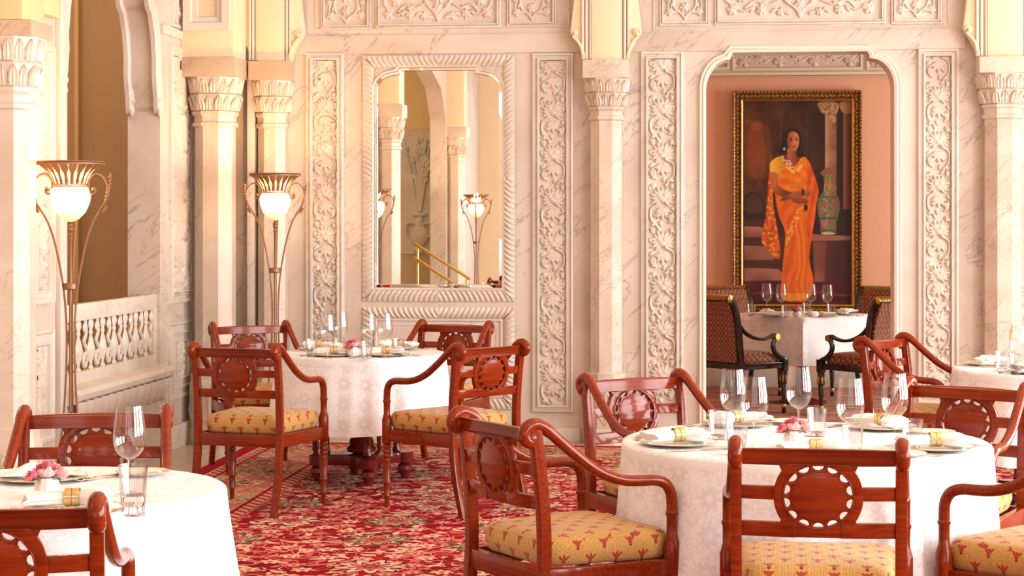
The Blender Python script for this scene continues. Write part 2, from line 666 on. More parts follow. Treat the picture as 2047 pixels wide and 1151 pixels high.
def thin_glass(name, tint=(1, 1, 1), base=.05):
    """thin-walled glass: fresnel reflection over clear transmission, the same to every ray"""
    g = G(name)
    nt = g.nt
    nt.nodes.remove(g.b)
    tr = g.n('ShaderNodeBsdfTransparent')
    gl = g.n('ShaderNodeBsdfGlossy')
    gl.inputs['Roughness'].default_value = 0.02
    lw = g.n('ShaderNodeLayerWeight')
    lw.inputs[0].default_value = .5
    g.put(tr.inputs[0], g.mix(g.m('POWER', lw.outputs['Facing'], 5.0), tint, tuple(t_ * .45 for t_ in tint)))
    f = g.m('ADD', g.m('MULTIPLY', g.m('POWER', lw.outputs['Facing'], 2.4), .8), base, clamp=True)
    ms = g.n('ShaderNodeMixShader')
    g.put(ms.inputs[0], f)
    nt.links.new(tr.outputs[0], ms.inputs[1])
    nt.links.new(gl.outputs[0], ms.inputs[2])
    nt.links.new(ms.outputs[0], g.out.inputs[0])
    return g.mat


M['glass'] = thin_glass('thin_clear_glass', (.975, .975, .98), .09)
M['tumbler'] = thin_glass('tumbler_glass', (.95, .95, .95), .08)
g = G('solid_glass')
M['solid'] = g.set(color=(1, 1, 1, 1), rough=.02, trans=1.0, ior=1.48)

g = G('mirror_silvering')
M['mirror'] = g.set(color=(.88, .86, .80, 1), rough=.01, metal=1.0)

g = G('lit_alabaster')
gz = g.xyz(g.obj())[2]
M['globe'] = g.set(color=(.9, .7, .45, 1), rough=.5, em=g.mix(g.sm(gz, 1.52, 1.68), (1.0, .48, .17), (1.0, .74, .42)), ems=g.sm(gz, 1.52, 1.68, .9, 4.5))


# ------------------------------------------------------------------ carved relief (height maps turned into real geometry)
class Relief:
    def __init__(self, w, h, res):
        self.w, self.h = w, h
        self.nx, self.nz = max(3, round(w / res) + 1), max(3, round(h / res) + 1)
        self.X, self.Z = np.meshgrid(np.linspace(-w / 2, w / 2, self.nx), np.linspace(0, h, self.nz))
        self.H = np.zeros_like(self.X)

    def put(self, h):
        self.H = np.maximum(self.H, h)

    def dome(self, cx, cz, rx, rz=None, top=1.0, ang=0.0):
        rz = rz or rx
        c, s = math.cos(ang), math.sin(ang)
        dx, dz = self.X - cx, self.Z - cz
        u, v = dx * c + dz * s, dz * c - dx * s
        q = 1 - (u / rx) ** 2 - (v / rz) ** 2
        self.put(np.sqrt(np.clip(q, 0, 1)) * top)

    def leaf(self, x, z, L, W, ang, top=.8):
        """pointed leaf from (x, z) along ang (0 = up), with a midrib"""
        dx, dz = self.X - x, self.Z - z
        u = dz * math.cos(ang) + dx * math.sin(ang)
        v = dx * math.cos(ang) - dz * math.sin(ang)
        t = np.clip(u / L, 0, 1)
        w = W * np.sin(PI * np.power(t, .8)) + 1e-6
        q = 1 - np.abs(v) / w
        ins = (u > 0) & (u < L) & (q > 0)
        self.put(np.where(ins, (np.clip(q, 0, 1) ** .45) * top * (1 - .25 * np.exp(-(v / (W * .18)) ** 2)), 0))

    def flower(self, cx, cz, r, n, ph=0.0, top=.9, sharp=.5, sq=1.0):
        dx, dz = self.X - cx, (self.Z - cz) / sq
        rr, an = np.hypot(dx, dz), np.arctan2(dz, dx) + ph
        pet = np.abs(np.cos(an * n / 2)) ** sharp
        e = r * (.55 + .45 * pet)
        q = np.clip(1 - rr / e, 0, 1)
        self.put((q ** .35) * top * (.55 + .45 * pet))
        self.dome(cx, cz, r * .3, r * .3 * sq, 1.0)

    def vine(self, pts, w, top=.7):
        P = np.array(catmull(pts, 5))
        d2 = np.full(self.X.shape, 9.0)
        for a, b in zip(P[:-1], P[1:]):
            ab = b - a
            t = np.clip(((self.X - a[0]) * ab[0] + (self.Z - a[1]) * ab[1]) / (ab @ ab + 1e-12), 0, 1)
            d2 = np.minimum(d2, (self.X - a[0] - t * ab[0]) ** 2 + (self.Z - a[1] - t * ab[1]) ** 2)
        self.put(np.sqrt(np.clip(1 - d2 / w ** 2, 0, 1)) * top)

    def grapes(self, cx, cz, s):
        for j, k in enumerate((3, 4, 3, 2, 1)):
            for i in range(k):
                self.dome(cx + (i - (k - 1) / 2) * s * 1.5, cz - j * s * 1.45, s, top=.85)

    def mesh(self, name, P, x0, z0, amp, base, mat, parent):
        n, m = self.nx, self.nz
        self.H = np.where(self.H > .02, .30 + .70 * self.H, 0)
        vs = [P(x0 + self.X[j, i] + self.w / 2, z0 + self.Z[j, i], base + amp * self.H[j, i]) for j in range(m) for i in range(n)]
        idx = np.arange(n * m).reshape(m, n)
        q = np.stack([idx[:-1, :-1], idx[:-1, 1:], idx[1:, 1:], idx[1:, :-1]], -1).reshape(-1, 4)
        me = bpy.data.meshes.new(name)
        me.from_pydata(vs, [], q.tolist())
        me.shade_smooth()
        return link_mesh(name, me, mat, parent)


def strip_tile(w, h, res, flip):
    t = Relief(w, h, res)
    s = w / .17
    f = -1 if flip else 1
    t.vine([(f * -.02 * s, .165), (f * -.07 * s, .13), (f * -.072 * s, .06), (f * -.03 * s, .005)], .007 * s, .75)
    t.vine([(f * .03 * s, .12), (f * .062 * s, .10), (f * .07 * s, .075)], .005 * s, .6)
    for k, a in enumerate((-1.15, -.6, 0, .6, 1.15)):
        t.leaf(0, .135, .085 if k in (1, 2, 3) else .06, .016 * s, PI + a * .8, .75)
    for k in range(13):
        a = -2.5 + 5.0 * k / 12
        t.leaf(.02 * s * math.sin(a), .205 + .015 * math.cos(a), .062 * s * (1.05 if k % 2 else .9), .0125 * s, a, .8)
    t.dome(-.018 * s, .222, .023 * s, .026, 1.0, .4)
    t.dome(.018 * s, .222, .023 * s, .026, 1.0, -.4)
    t.dome(0, .198, .027 * s, .026, 1.05)
    for (x_, z_, L_, a_) in ((.055, .14, .045, 2.4), (.035, .03, .05, 1.0), (-.03, .01, .05, -.9), (.07, .20, .04, .3), (-.075, .255, .035, -.3), (.05, .265, .04, .9), (-.045, .27, .04, -1.1), (-.055, .085, .04, 1.6), (.02, .28, .04, .2), (-.015, .045, .04, 2.9)):
        t.leaf(f * x_ * s, z_, L_, .011 * s, f * a_, .65)
    t.flower(f * -.058 * s, .292, .018 * s, 5, .4, .7)
    t.grapes(f * .058 * s, .085, .0075 * s)
    t.dome(f * .06 * s, .29, .012 * s, top=.8)
    t.dome(f * -.06 * s, .018, .013 * s, top=.8)
    t.vine([(f * .06 * s, .28), (f * .075 * s, .30), (f * .05 * s, .305)], .005, .7)
    return t.H


def carved_strip(P, x0, x1, z0, z1, parent, amp=.024, res=.0042, base=-.012):
    w, h = x1 - x0, z1 - z0
    r = Relief(w, h, res)
    T = .305
    m = max(3, round(T / res))
    tiles = [strip_tile(w, T, T / m, k) for k in (0, 1)]
    tiles = [t[:-1, :] for t in tiles]
    seq = np.concatenate([tiles[k % 2] for k in range(int(h / T) + 2)], 0)[::-1]
    seq = seq[-r.nz:][:, :]
    nx = min(seq.shape[1], r.nx)
    seq = seq[::-1][:r.nz]
    off = seq.shape[0]
    r.H[:off, :nx] = seq[:, :nx]
    r.mesh('carved_flower_strip', P, x0, z0, amp, base, M['relief'], parent)


def square_panel(P, x0, x1, z0, z1, parent, amp=.022):
    w, h = x1 - x0, z1 - z0
    r = Relief(w, h, .0042)
    c = h / 2
    k = w / .3
    for s in (-1, 1):
        r.vine([(0, c - .19 * h / .42), (s * .02 * k, c - .16), (s * .07 * k, c - .12), (s * .085 * k, c - .06), (s * .07 * k, c), (s * .085 * k, c + .06), (s * .06 * k, c + .13), (0, c + .19)], .007)
        for q in (-1, 1):
            r.flower(s * .108 * k, c + q * .14, .032, 5, .3)
            r.flower(s * .12 * k, c + q * .05, .024, 5, .9)
            r.leaf(s * .10 * k, c + q * .11, .05, .012, s * q * .5 + (PI if q > 0 else 0), .7)
            r.leaf(s * .05 * k, c + q * .15, .06, .012, s * 1.2, .6)
            r.vine([(s * .09 * k, c + q * .02), (s * .12 * k, c + q * .09), (s * .10 * k, c + q * .15)], .0045, .6)
    r.flower(0, c, .055, 8, .2)
    r.flower(0, c - .11, .035, 6)
    r.flower(0, c + .11, .035, 6)
    for a in (-.5, .5):
        r.leaf(0, c - .19 * h / .42, .05, .01, a, .7)
    r.mesh('carved_medallion_panel', P, x0, z0, amp, .001, M['relief'], parent)


def long_panel(P, x0, x1, z0, z1, parent, amp=.022, band=False):
    w, h = x1 - x0, z1 - z0
    r = Relief(w, h, .0046)
    c = h / 2
    if band:
        n = max(4, int(w / .16))
        for i in range(n):
            x = -w / 2 + w * (i + .5) / n
            s = 1 if i % 2 else -1
            r.flower(x, c + s * h * .12, h * .36, 5, i * .7)
            r.leaf(x, c, h * .8, h * .16, s * 1.1, .7)
            r.leaf(x, c, h * .8, h * .16, -s * 2.0, .7)
        r.vine([(-w / 2 + w * i / (2 * n), c + h * .25 * math.sin(i * PI / 2)) for i in range(2 * n + 1)], h * .06, .6)
    else:
        for s in (-1, 1):
            X = lambda *p: [(s * a * w, c + b * h) for a, b in p]
            r.vine(X((0, -.42), (.03, -.30), (.09, -.18), (.12, .0), (.10, .14), (.07, .2)), .009)
            r.vine(X((.12, -.02), (.17, .02), (.21, .18), (.27, .30), (.33, .14), (.30, .0), (.26, .08)), .009)
            r.vine(X((.25, .30), (.34, .36), (.42, .22), (.46, .05), (.44, -.2), (.36, -.34), (.30, -.30)), .007)
            r.vine(X((.12, -.16), (.2, -.24), (.28, -.18), (.34, -.3)), .006, .6)
            for (a, b, q, n) in ((.17, -.02, .035, 5), (.36, -.12, .036, 5), (.34, .2, .04, 7), (.42, -.33, .036, 5), (.24, -.33, .036, 6), (.12, -.36, .03, 5),
                                 (.45, .3, .034, 5), (.2, .38, .036, 6), (.08, .34, .03, 5), (.30, .05, .045, 8), (.06, .02, .028, 6)):
                r.flower(s * a * w, c + b * h, q, n, a * 20)
            for (a, b, L, an) in ((.2, -.2, .06, 1.9), (.14, -.3, .06, 2.2), (.28, -.26, .055, 2.6), (.40, .1, .06, .4), (.38, -.28, .05, 1.2), (.22, .12, .06, -.4),
                                  (.06, -.2, .06, 1.0), (.05, -.4, .06, 1.3), (.16, .24, .06, .6), (.46, -.1, .05, 3.3), (.3, .36, .05, 1.2), (.02, .22, .06, .5)):
                r.leaf(s * a * w, c + b * h, L, .013, s * an, .7)
        r.flower(0, c - .02, .05, 8, .2)
        r.flower(0, c - .25 * h, .04, 6)
        r.flower(0, c + .3 * h, .045, 7)
        r.leaf(0, c - .46 * h, .07, .018, 0, .8)
    r.mesh('carved_scroll_panel', P, x0, z0, amp, .001, M['relief'], parent)


def leaf_border(P, x0, x1, z0, z1, wd, parent, pitch=.037, amp=.022, legs=False):
    """frame of slanting acanthus leaves turning outward from the middle of each side"""
    def run(a0, a1, fn):
        L = a1 - a0
        na, nt = max(4, round(L / .0052)), max(6, round(wd / .0052))
        vs = []
        for j in range(nt + 1):
            t = j / nt
            for i in range(na + 1):
                a = L * i / na
                side = 1 if a > L / 2 else -1
                q = (abs(a - L / 2) + wd * .55 * t ** 1.6) / pitch
                ph = q - math.floor(q)
                hh = math.sin(PI * ph) ** .6 * (.45 + .55 * math.sin(PI * min(1, t * 1.05))) * (1.0 if t < .9 else (1 - t) * 10)
                hh += .35 * math.exp(-((ph - .5) / .1) ** 2) * (t > .55)
                hh = hh * .8 + .2 * math.sin(PI * t)
                vs.append(fn(a0 + a, t, hh))
        fs = [(j * (na + 1) + i, j * (na + 1) + i + 1, (j + 1) * (na + 1) + i + 1, (j + 1) * (na + 1) + i) for j in range(nt) for i in range(na)]
        me = bpy.data.meshes.new('leaf_border')
        me.from_pydata(vs, [], fs)
        me.shade_smooth()
        link_mesh('acanthus_border', me, M['relief'], parent)
    cut = wd
    run(x0, x1, lambda a, t, h: P(min(max(a, x0 + t * wd), x1 - t * wd), z1 - t * wd, .004 + amp * h))
    if not legs: run(x0, x1, lambda a, t, h: P(min(max(a, x0 + t * wd), x1 - t * wd), z0 + t * wd, .004 + amp * h))
    zz = z0
    run(zz, z1, lambda a, t, h: P(x0 + t * wd, min(max(a, zz + (0 if legs else t * wd)), z1 - t * wd), .0035 + amp * h))
    run(zz, z1, lambda a, t, h: P(x1 - t * wd, min(max(a, zz + (0 if legs else t * wd)), z1 - t * wd), .0035 + amp * h))


def cusped(x0, x1, z0, zt, rx, rz, step=.045, zb=None, n=10):
    """door / mirror outline: straight sides, quarter-round shoulders and a small cusp below a flat head"""
    zs = zt - step - rz
    pts = [(x0, z0), (x1, z0), (x1, zs)]
    pts += [(x1 - rx + rx * math.cos(R(a)) , zs + rz * math.sin(R(a))) for a in np.linspace(6, 84, n)]
    pts += [(x1 - rx - .012, zs + rz + .004), (x1 - rx - .012, zs + rz + step * .55), (x1 - rx - .03, zt)]
    pts += [(x0 + rx + .03, zt), (x0 + rx + .012, zs + rz + step * .55), (x0 + rx + .012, zs + rz + .004)]
    pts += [(x0 + rx - rx * math.cos(R(a)), zs + rz * math.sin(R(a))) for a in np.linspace(84, 6, n)]
    pts += [(x0, zs)]
    return pts


def outline_tube(mb, P, pts, prof, closed=False):
    """mould a profile [(offset, height)] along a 2D outline (offset to the left of travel)"""
    n = len(pts)
    pv = [np.array(p) for p in pts]
    rows = []
    for i in range(n):
        a = pv[(i - 1) % n] if (closed or i > 0) else pv[0]
        b = pv[(i + 1) % n] if (closed or i < n - 1) else pv[-1]
        d0 = pv[i] - a; d1 = b - pv[i]
        l0, l1 = np.linalg.norm(d0), np.linalg.norm(d1)
        d0 = d0 / l0 if l0 > 1e-9 else d1 / l1
        d1 = d1 / l1 if l1 > 1e-9 else d0
        t = d0 + d1
        t = t / (np.linalg.norm(t) + 1e-9)
        nr = np.array([-t[1], t[0]])
        k = 1 / max(.45, float(t @ d0))
        rows.append([P(*(pv[i] + nr * o * k), h) for o, h in prof])
    if closed: rows.append(rows[0])
    mb.sheet(rows)


# ------------------------------------------------------------------ the room shell
def slab(name, x0, x1, y0, y1, z0, z1, mat, kind='structure', parent=None):
    o = MB().box(x0, x1, y0, y1, z0, z1).build(name, mat, parent, smooth=False)
    if parent is None: o['kind'] = kind
    return o


g = G('pale_stone_floor')
v = g.obj()
q = g.xyz(v)
jx = g.m('LESS_THAN', g.m('ABSOLUTE', g.m('SUBTRACT', g.m('FRACT', g.m('DIVIDE', q[0], .6)), .5)), .006)
jy = g.m('LESS_THAN', g.m('ABSOLUTE', g.m('SUBTRACT', g.m('FRACT', g.m('DIVIDE', q[1], .6)), .5)), .006)
c = g.mix(g.sm(g.noise(v, 2, 5), .35, .65), (.60, .49, .38), (.52, .41, .31))
M['floor'] = g.set(color=g.mix(g.m('MAXIMUM', jx, jy), c, (.25, .18, .13)), rough=.3)
g = G('brown_wood_floor')
v = g.obj()
n_ = g.noise(g.scale(v, (1, 12, 1)), 3, 4)
M['floor_far'] = g.set(color=g.mix(n_, (.34, .15, .10), (.20, .09, .06)), rough=.5)

slab('floor', XL - 3.4, XR + .3, YF - .3, YW + .12, -.1, 0, M['floor'])
slab('floor_beyond', -1.5, XR + .3, YW + .12, YFAR + .2, -.1, 0, M['floor_far'])
slab('ceiling', XL - 3.4, XR + .3, YF - .3, YFAR + .3, ZC, ZC + .1, M['ceiling'])

# carved marble wall with door opening and mirror recess
D0, _ = onback(1411.5); D1, _ = onback(1787)
DT = onback(1600, 104)[1]
Mx0, Mz0 = onback(748, 575); Mx1, _ = onback(1004, 575); Mzt = onback(876, 134.5)[1]
door = cusped(D0, D1, -.05, DT, .155, .20, .05)
mirr = cusped(Mx0, Mx1, Mz0, Mzt, .155, .125, .03)
wx0, wx1 = XL - .25, XR + .25
outer = [(wx0, 0), (D0, 0), *[p for p in door[::-1] if p[1] > 0.01], (D1, 0), (wx1, 0), (wx1, ZC), (wx0, ZC)]
me = fill2d(outer, [mirr], .24)
remap(me, lambda x, y, z: (x, YW + .12 + z, y), 20)
wall = link_mesh('wall_back', me, M['marble'])
wall['kind'] = 'structure'
# strips under the arch outline moulding
dm = [p for p in door if True]
path = [door[2]] + door[2:-1] + [door[-1]]
path = [(D1, 0)] + path[1:] + [(D0, 0)]
mb = MB()
outline_tube(mb, PB, path, [(0, 0), (0, .022), (-.018, .03), (-.03, .02), (-.042, .026), (-.052, 0)])
mb.build('door_moulding', M['ivory'], wall)
mb = MB()
outline_tube(mb, PB, mirr, [(.0, -.03), (.0, .012), (-.014, .018), (-.024, .0)], closed=True)
mb.build('mirror_edge_moulding', M['marble_white'], wall)

# framed carved strips
SP = [(0, 0), (.003, .022), (.018, .026), (.022, .012), (.034, .014), (.038, .030), (.050, .030), (.056, -.012)]
for (u0, u1, v1, v0, uo0, uo1, vo1, vo0) in ((627, 673, 122, 790, 611, 686, 114, 812), (1080, 1131, 122, 808, 1065, 1143, 112, 822),
                                          (1297, 1351, 119, 808, 1284, 1358, 109, 822), (1851, 1900, 114, 790, 1838, 1912, 106, 812)):
    x0, z1 = onback(u0, v1); x1, z0 = onback(u1, v0)
    carved_strip(PB, x0, x1, z0, z1, wall, base=.001)
    mb = MB()
    frame_ring(mb, PB, x0 - .056, x1 + .056, z0 - .056, z1 + .056, SP[:-1] + [(.056, .0)])
    mb.build('strip_frame', M['marble_white'], wall, angle=20)

# top zone: panels, ledge line
for (u0, u1, v, sq) in ((650, 734, 51, 1), (759, 993, 49, 0), (1022, 1104, 45, 1), (1327, 1410, 44, 1), (1437, 1762, 42, 0), (1790, 1874, 40, 1)):
    x0, z0 = onback(u0, v)
    x1, _ = onback(u1, v)
    z1 = z0 + .42
    (square_panel if sq else long_panel)(PB, x0, x1, z0, z1, wall)
    mb = MB()
    frame_ring(mb, PB, x0 - .03, x1 + .03, z0 - .03, z1 + .03, [(0, .001), (.002, .014), (.010, .016), (.016, .010), (.020, .026), (.027, .026), (.03, .001)])
    mb.build('panel_frame', M['marble_white'], wall, angle=20)
for (u0, u1, va, vb) in ((590, 1160, 72, 66), (1262, 1930, 65, 56)):
    x0, z = onback(u0, va); x1, z2 = onback(u1, vb)
    mb = MB().box(x0, x1, YW - .012, YW, z - .135, z)
    mb.build('string_course', M['marble'], wall, bevel=.004)
for (u0, u1) in ((630, 1140), (1305, 1897)):
    x0, z = onback(u0, 66); x1, _ = onback(u1, 66)
    mb = MB()
    frame_ring(mb, PB, x0, x1, z + .02, z + .60, [(0, 0), (.004, .008), (.010, .008), (.014, 0)])
    mb.build('panel_groove', M['marble_white'], wall, angle=20)
for (x0, x1) in ((onback(590)[0], onback(1160)[0]), (onback(1262)[0], D0 - .06), (D1 + .06, onback(1930)[0])):
    MB().box(x0, x1, YW - .02, YW, 0, .10).build('skirting', M['marble_white'], wall, bevel=.004)

# mirror and the panel below it
bx0, bzt = onback(725, 112); bx1, _ = onback(1029, 112)
bz0 = onback(876, 602)[1]
leaf_border(PB, bx0, bx1, bz0, bzt, .082, wall)
cz1 = onback(876, 614)[1]
leaf_border(PB, bx0, bx1, onback(876, 816)[1], cz1, .078, wall)
lx0, lx1, lz1, lz0 = bx0 + .082, bx1 - .082, cz1 - .078, onback(876, 816)[1] + .078
mb = MB()
frame_ring(mb, PB, lx0, lx1, lz0, lz1, [(0, .004), (.004, .016), (.016, .016), (.022, .003), (.05, .003)])
mb.build('lower_panel_moulding', M['marble_white'], wall, angle=20)

me = fill2d([(x + (0.004 if x < (Mx0 + Mx1) / 2 else -.004), z) for x, z in mirr], [], .008)
TI = math.tan(R(.16))
remap(me, lambda x, y, z: (x, YW + .012 + z - (y - Mz0) * TI, y), 20)
mo = link_mesh('wall_mirror', me, M['mirror'])
tag(mo, 'tall mirror with a cusped top inside a leaf-carved marble frame', 'mirror')
mb = MB()
ins = [(x, z) for x, z in mirr]
outline_tube(mb, lambda a, z, h: (a, YW + .006 - (z - Mz0) * TI - h, z), ins, [(.001, .002), (.022, .004), (.026, .0005)], closed=True)
mb.build('bevelled_edge', M['mirror'], mo, angle=10)

# left wall with a balustraded opening; a second, wider opening lies behind the camera side
oy0, oy1 = 10.08, 11.95
ZS = onleft(300, 222)[1]
zb_top = onleft(292, 590)[1]
arch = [(oy0, -.05), (oy1, -.05), (oy1, 2.27), (oy1 - .015, 2.30), (oy1 - .02, 2.36), (oy1 - .04, 2.42), (oy1 - .06, 2.52), (oy1 - .05, 2.60), (oy1 - .09, 2.78), (oy1 - .16, 2.92),
        (oy1 - .22, 2.96), (oy1 - .24, 3.02), (oy1 - .34, 3.16), (oy1 - .52, 3.27), (oy1 - .56, 3.33), (oy1 - .72, 3.40), ((oy0 + oy1) / 2, 3.50)]
mid = (oy0 + oy1) / 2
archL = [(2 * mid - y, z) for y, z in arch[2:-1]][::-1]
arch_full = arch + archL
big = [(0.35, -.05), (5.3, -.05), (5.3, 2.9), (4.9, 3.3), (3.1, 3.8), (.8, 3.3), (0.35, 2.9)]
yl0 = YF - .3
outer = [(yl0, 0), (0.35, 0), *[p for p in big[2:]][::-1], (5.3, 0), (oy0, 0), *[p for p in arch_full[2:]][::-1], (oy1, 0), (YW, 0), (YW, ZC), (yl0, ZC)]
me = fill2d(outer, [], .22)
remap(me, lambda x, y, z: (XL - .11 + z, x, y), 20)
wl = link_mesh('wall_left', me, M['marble'])
wl['kind'] = 'structure'
# two moulded arch ribs and hanging buds
half = arch[2:]
for hh, dx in ((0, 0), (1, -.19)):
    mb = MB()
    pts = arch_full[2:]
    outline_tube(mb, lambda a, z, h: (XL + dx + h, a, z), pts, [(.0, -.035), (.035, -.03), (.035, .0), (.018, .014), (.0, .012), (-.02, .02), (-.04, .012), (-.045, 0)])
    mb.build('arch_rib', M['marble_white'], wl, angle=40)
    for s in (oy1 - .02, oy0 + .02):
        mb = MB().lathe([(.004, 2.235), (.018, 2.25), (.026, 2.28), (.018, 2.31), (.024, 2.32), (.030, 2.34), (.022, 2.36), (.028, 2.40), (.024, 2.47), (.012, 2.56)], 10, (XL + dx - .0, s, 0))
        mb.build('hanging_bud', M['marble_white'], wl)

# piers of the left wall: carved strip above, framed panel below
ya, za = onleft(343, 112); yb, zb = onleft(378, 582)
carved_strip(PL, ya, yb, zb, za, wl, base=.001)
mb = MB()
frame_ring(mb, PL, ya - .07, yb + .07, zb - .07, za + .07, [(0, 0), (.003, .02), (.026, .022), (.03, .012), (.05, .014), (.054, .02), (.064, .02), (.07, 0)])
mb.build('strip_frame', M['marble_white'], wl, angle=20)
y2a, z2a = onleft(338, 680); y2b, z2b = onleft(388, 850)
mb = MB()
frame_ring(mb, PL, 12.14, 12.74, .33, 1.03 - .17, [(0, 0), (.003, .012), (.02, .012), (.03, .002), (.07, .002), (.073, .014), (.084, .014), (.09, .002), (.13, .002), (.134, .010), (.142, .010), (.146, .001)])
mb.build('lower_panel_moulding', M['marble_white'], wl, angle=20)
r = Relief(.22, .34, .005)
for i in range(14):
    a = 2 * PI * i / 14
    r.flower(.07 * math.cos(a), .17 + .12 * math.sin(a), .022, 5, a)
r.flower(0, .17, .04, 7)
r.mesh('carved_oval_wreath', PL, 12.33, .42, .012, .001, M['relief'], wl)
for vv in (100, 122):
    z = onleft(360, vv)[1]
MB().box(XL, XL + .018, oy1 + .02, YW - .01, za + .13, za + .19).build('pier_cap_moulding', M['marble_white'], wl, bevel=.004)
r0 = (12.2, 12.66)
square_panel(PL, 12.24, 12.62, za + .24, za + .24 + .42, wl)
mb = MB()
frame_ring(mb, PL, 12.2, 12.66, za + .20, za + .70, [(0, 0), (.003, .014), (.02, .016), (.04, .001)])
mb.build('panel_frame', M['marble_white'], wl, angle=20)
MB().box(XL, XL + .03, oy1 + .05, YW - .01, 0, .16).build('skirting', M['marble_white'], wl, bevel=.006)
# near pier
carved_strip(PL, 9.66, 9.82, 1.17, 2.42, wl, base=.001)
mb = MB()
frame_ring(mb, PL, 9.58, 9.90, 1.09, 2.50, [(0, 0), (.004, .03), (.03, .03), (.036, .014), (.06, .016), (.064, .022), (.074, .022), (.08, 0)])
mb.build('strip_frame', M['marble_white'], wl, angle=20)
mb = MB()
frame_ring(mb, PL, 9.56, 9.94, .33, .95, [(0, 0), (.003, .012), (.02, .012), (.03, .002), (.07, .002), (.073, .014), (.084, .014), (.09, .001)])
mb.build('lower_panel_moulding', M['marble_white'], wl, angle=20)
carved_strip(PL, 9.68, 9.82, .42, .86, wl, base=.001, amp=.01)
mb = MB().box(XL, XL + .03, 9.97, 10.08, 0, 3.1)
mb.build('pilaster_strip', M['marble_white'], wl, bevel=.006)
MB().box(XL, XL + .03, 8.6, 10.06, 0, .16).build('skirting', M['marble_white'], wl, bevel=.006)

# balustrade in the opening
bl = empty('marble_balustrade', (XL, 11, 0), label='pierced white marble balustrade panel in the arched opening behind the tall lamp', cat='balustrade')
bl.matrix_world = Matrix.Translation((0, 0, 0))
bx = XL - .075
yB0, yB1 = oy0 + .01, oy1 - .0
mb = MB().box(bx, bx + .055, yB0, yB1, .96, 1.06)
mb.build('top_rail', M['marble_white'], bl, bevel=.008)
MB().box(bx, bx + .055, yB0, yB1, .56, .665).build('bottom_rail', M['marble_white'], bl, bevel=.006)
MB().box(bx, bx + .055, yB1 - .06, yB1, .66, .97).build('end_stile', M['marble_white'], bl, bevel=.004)
MB().box(bx, bx + .055, yB0, yB0 + .06, .66, .97).build('end_stile', M['marble_white'], bl, bevel=.004)
nb = 8
me_b = me_s = None
for i in range(nb):
    y = yB0 + .06 + (yB1 - yB0 - .12) * (i + .5) / nb
    if me_b is None:
        mb = MB().lathe([(.028, 0), (.032, .018), (.018, .03), (.024, .05), (.052, .10), (.056, .125), (.036, .17), (.018, .205), (.030, .22), (.020, .235), (.036, .26), (.038, .28), (.018, .31)], 12, sx=.42)
        ob = mb.build('baluster', M['marble_white'], bl)
        me_b = ob.data
        sp = [(0.0, .075 * math.cos(a) * (1 - k * .05) * .42, 0.0) for k, a in enumerate(np.linspace(0, 1, 2))]
        path = []
        for k in range(22):
            a = 4.3 * PI * k / 21 * .6
            q = .046 * (1 - k / 26)
            path.append((0, .072 * 0 + q * math.cos(a), .055 + q * math.sin(a) * 1.2))
        mb = MB().tube(path, .013, 6)
        mb.tube(catmull([(0, .045, .06), (0, .024, .13), (0, -.020, .17), (0, .016, .22), (0, .0, .30)], 4), .013, 6)
        mb.ball((0, .0, .255), (.016, .034, .030), 8, 5)
        mb.ball((0, .0, .30), (.012, .016, .018), 8, 5)
        os_ = mb.build('scroll', M['marble_white'], bl)
        me_s = os_.data
    else:
        ob = link_mesh('baluster', me_b, None, bl)
        os_ = link_mesh('scroll', me_s, None, bl)
    ob.location = (bx + .028, y, .66)
    os_.location = (bx + .03, y + (yB1 - yB0 - .12) / nb / 2, .66)
# ledge with hanging corbel leaves
lg = MB()
prof = [(0, .50), (.05, .505), (.075, .53), (.08, .56), (.066, .585), (.0, .60)]
rows = [[(XL + d * 1.25, y, z) for d, z in prof] for y in (yB0 - .02, yB1 + .02)]
lg.sheet(rows)
lg.add([rows[0][k] for k in range(6)], [tuple(range(6))]).add([rows[1][k] for k in range(6)], [tuple(range(6))])
lo = lg.build('ledge', M['marble_white'], bl)
MB().box(XL - .15, XL + .005, yB0, yB1, 0, .60).build('plinth_wall', M['marble_white'], bl, bevel=.003)
mecl = None
for i in range(13):
    y = yB0 + .05 + (yB1 - yB0 - .1) * (i + .5) / 13
    if mecl is None:
        mb = MB()
        rows = []
        for j in range(7):
            t = j / 6
            w = .064 * (1 - t ** 3.5) ** .5 + .004
            rows.append([((.070 - .045 * t * t) + .030 * math.sin(k * PI / 6), w * (k / 3 - 1), -.15 * t) for k in range(7)])
        mb.sheet(rows)
        ob = mb.build('corbel_leaf', M['marble_white'], bl, solid=.01)
        mecl = ob.data
    else:
        ob = link_mesh('corbel_leaf', mecl, None, bl)
    ob.location = (XL, y, .515)

# corridor behind the opening
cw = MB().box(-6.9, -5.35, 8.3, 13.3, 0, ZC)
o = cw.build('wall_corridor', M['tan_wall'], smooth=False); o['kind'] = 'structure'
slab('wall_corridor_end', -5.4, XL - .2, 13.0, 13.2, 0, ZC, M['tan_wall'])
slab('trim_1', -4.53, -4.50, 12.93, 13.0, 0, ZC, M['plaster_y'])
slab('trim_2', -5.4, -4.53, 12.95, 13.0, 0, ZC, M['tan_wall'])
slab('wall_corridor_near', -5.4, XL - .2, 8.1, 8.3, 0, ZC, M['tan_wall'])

# engaged octagonal columns carrying the cream arches
O8 = PI / 8


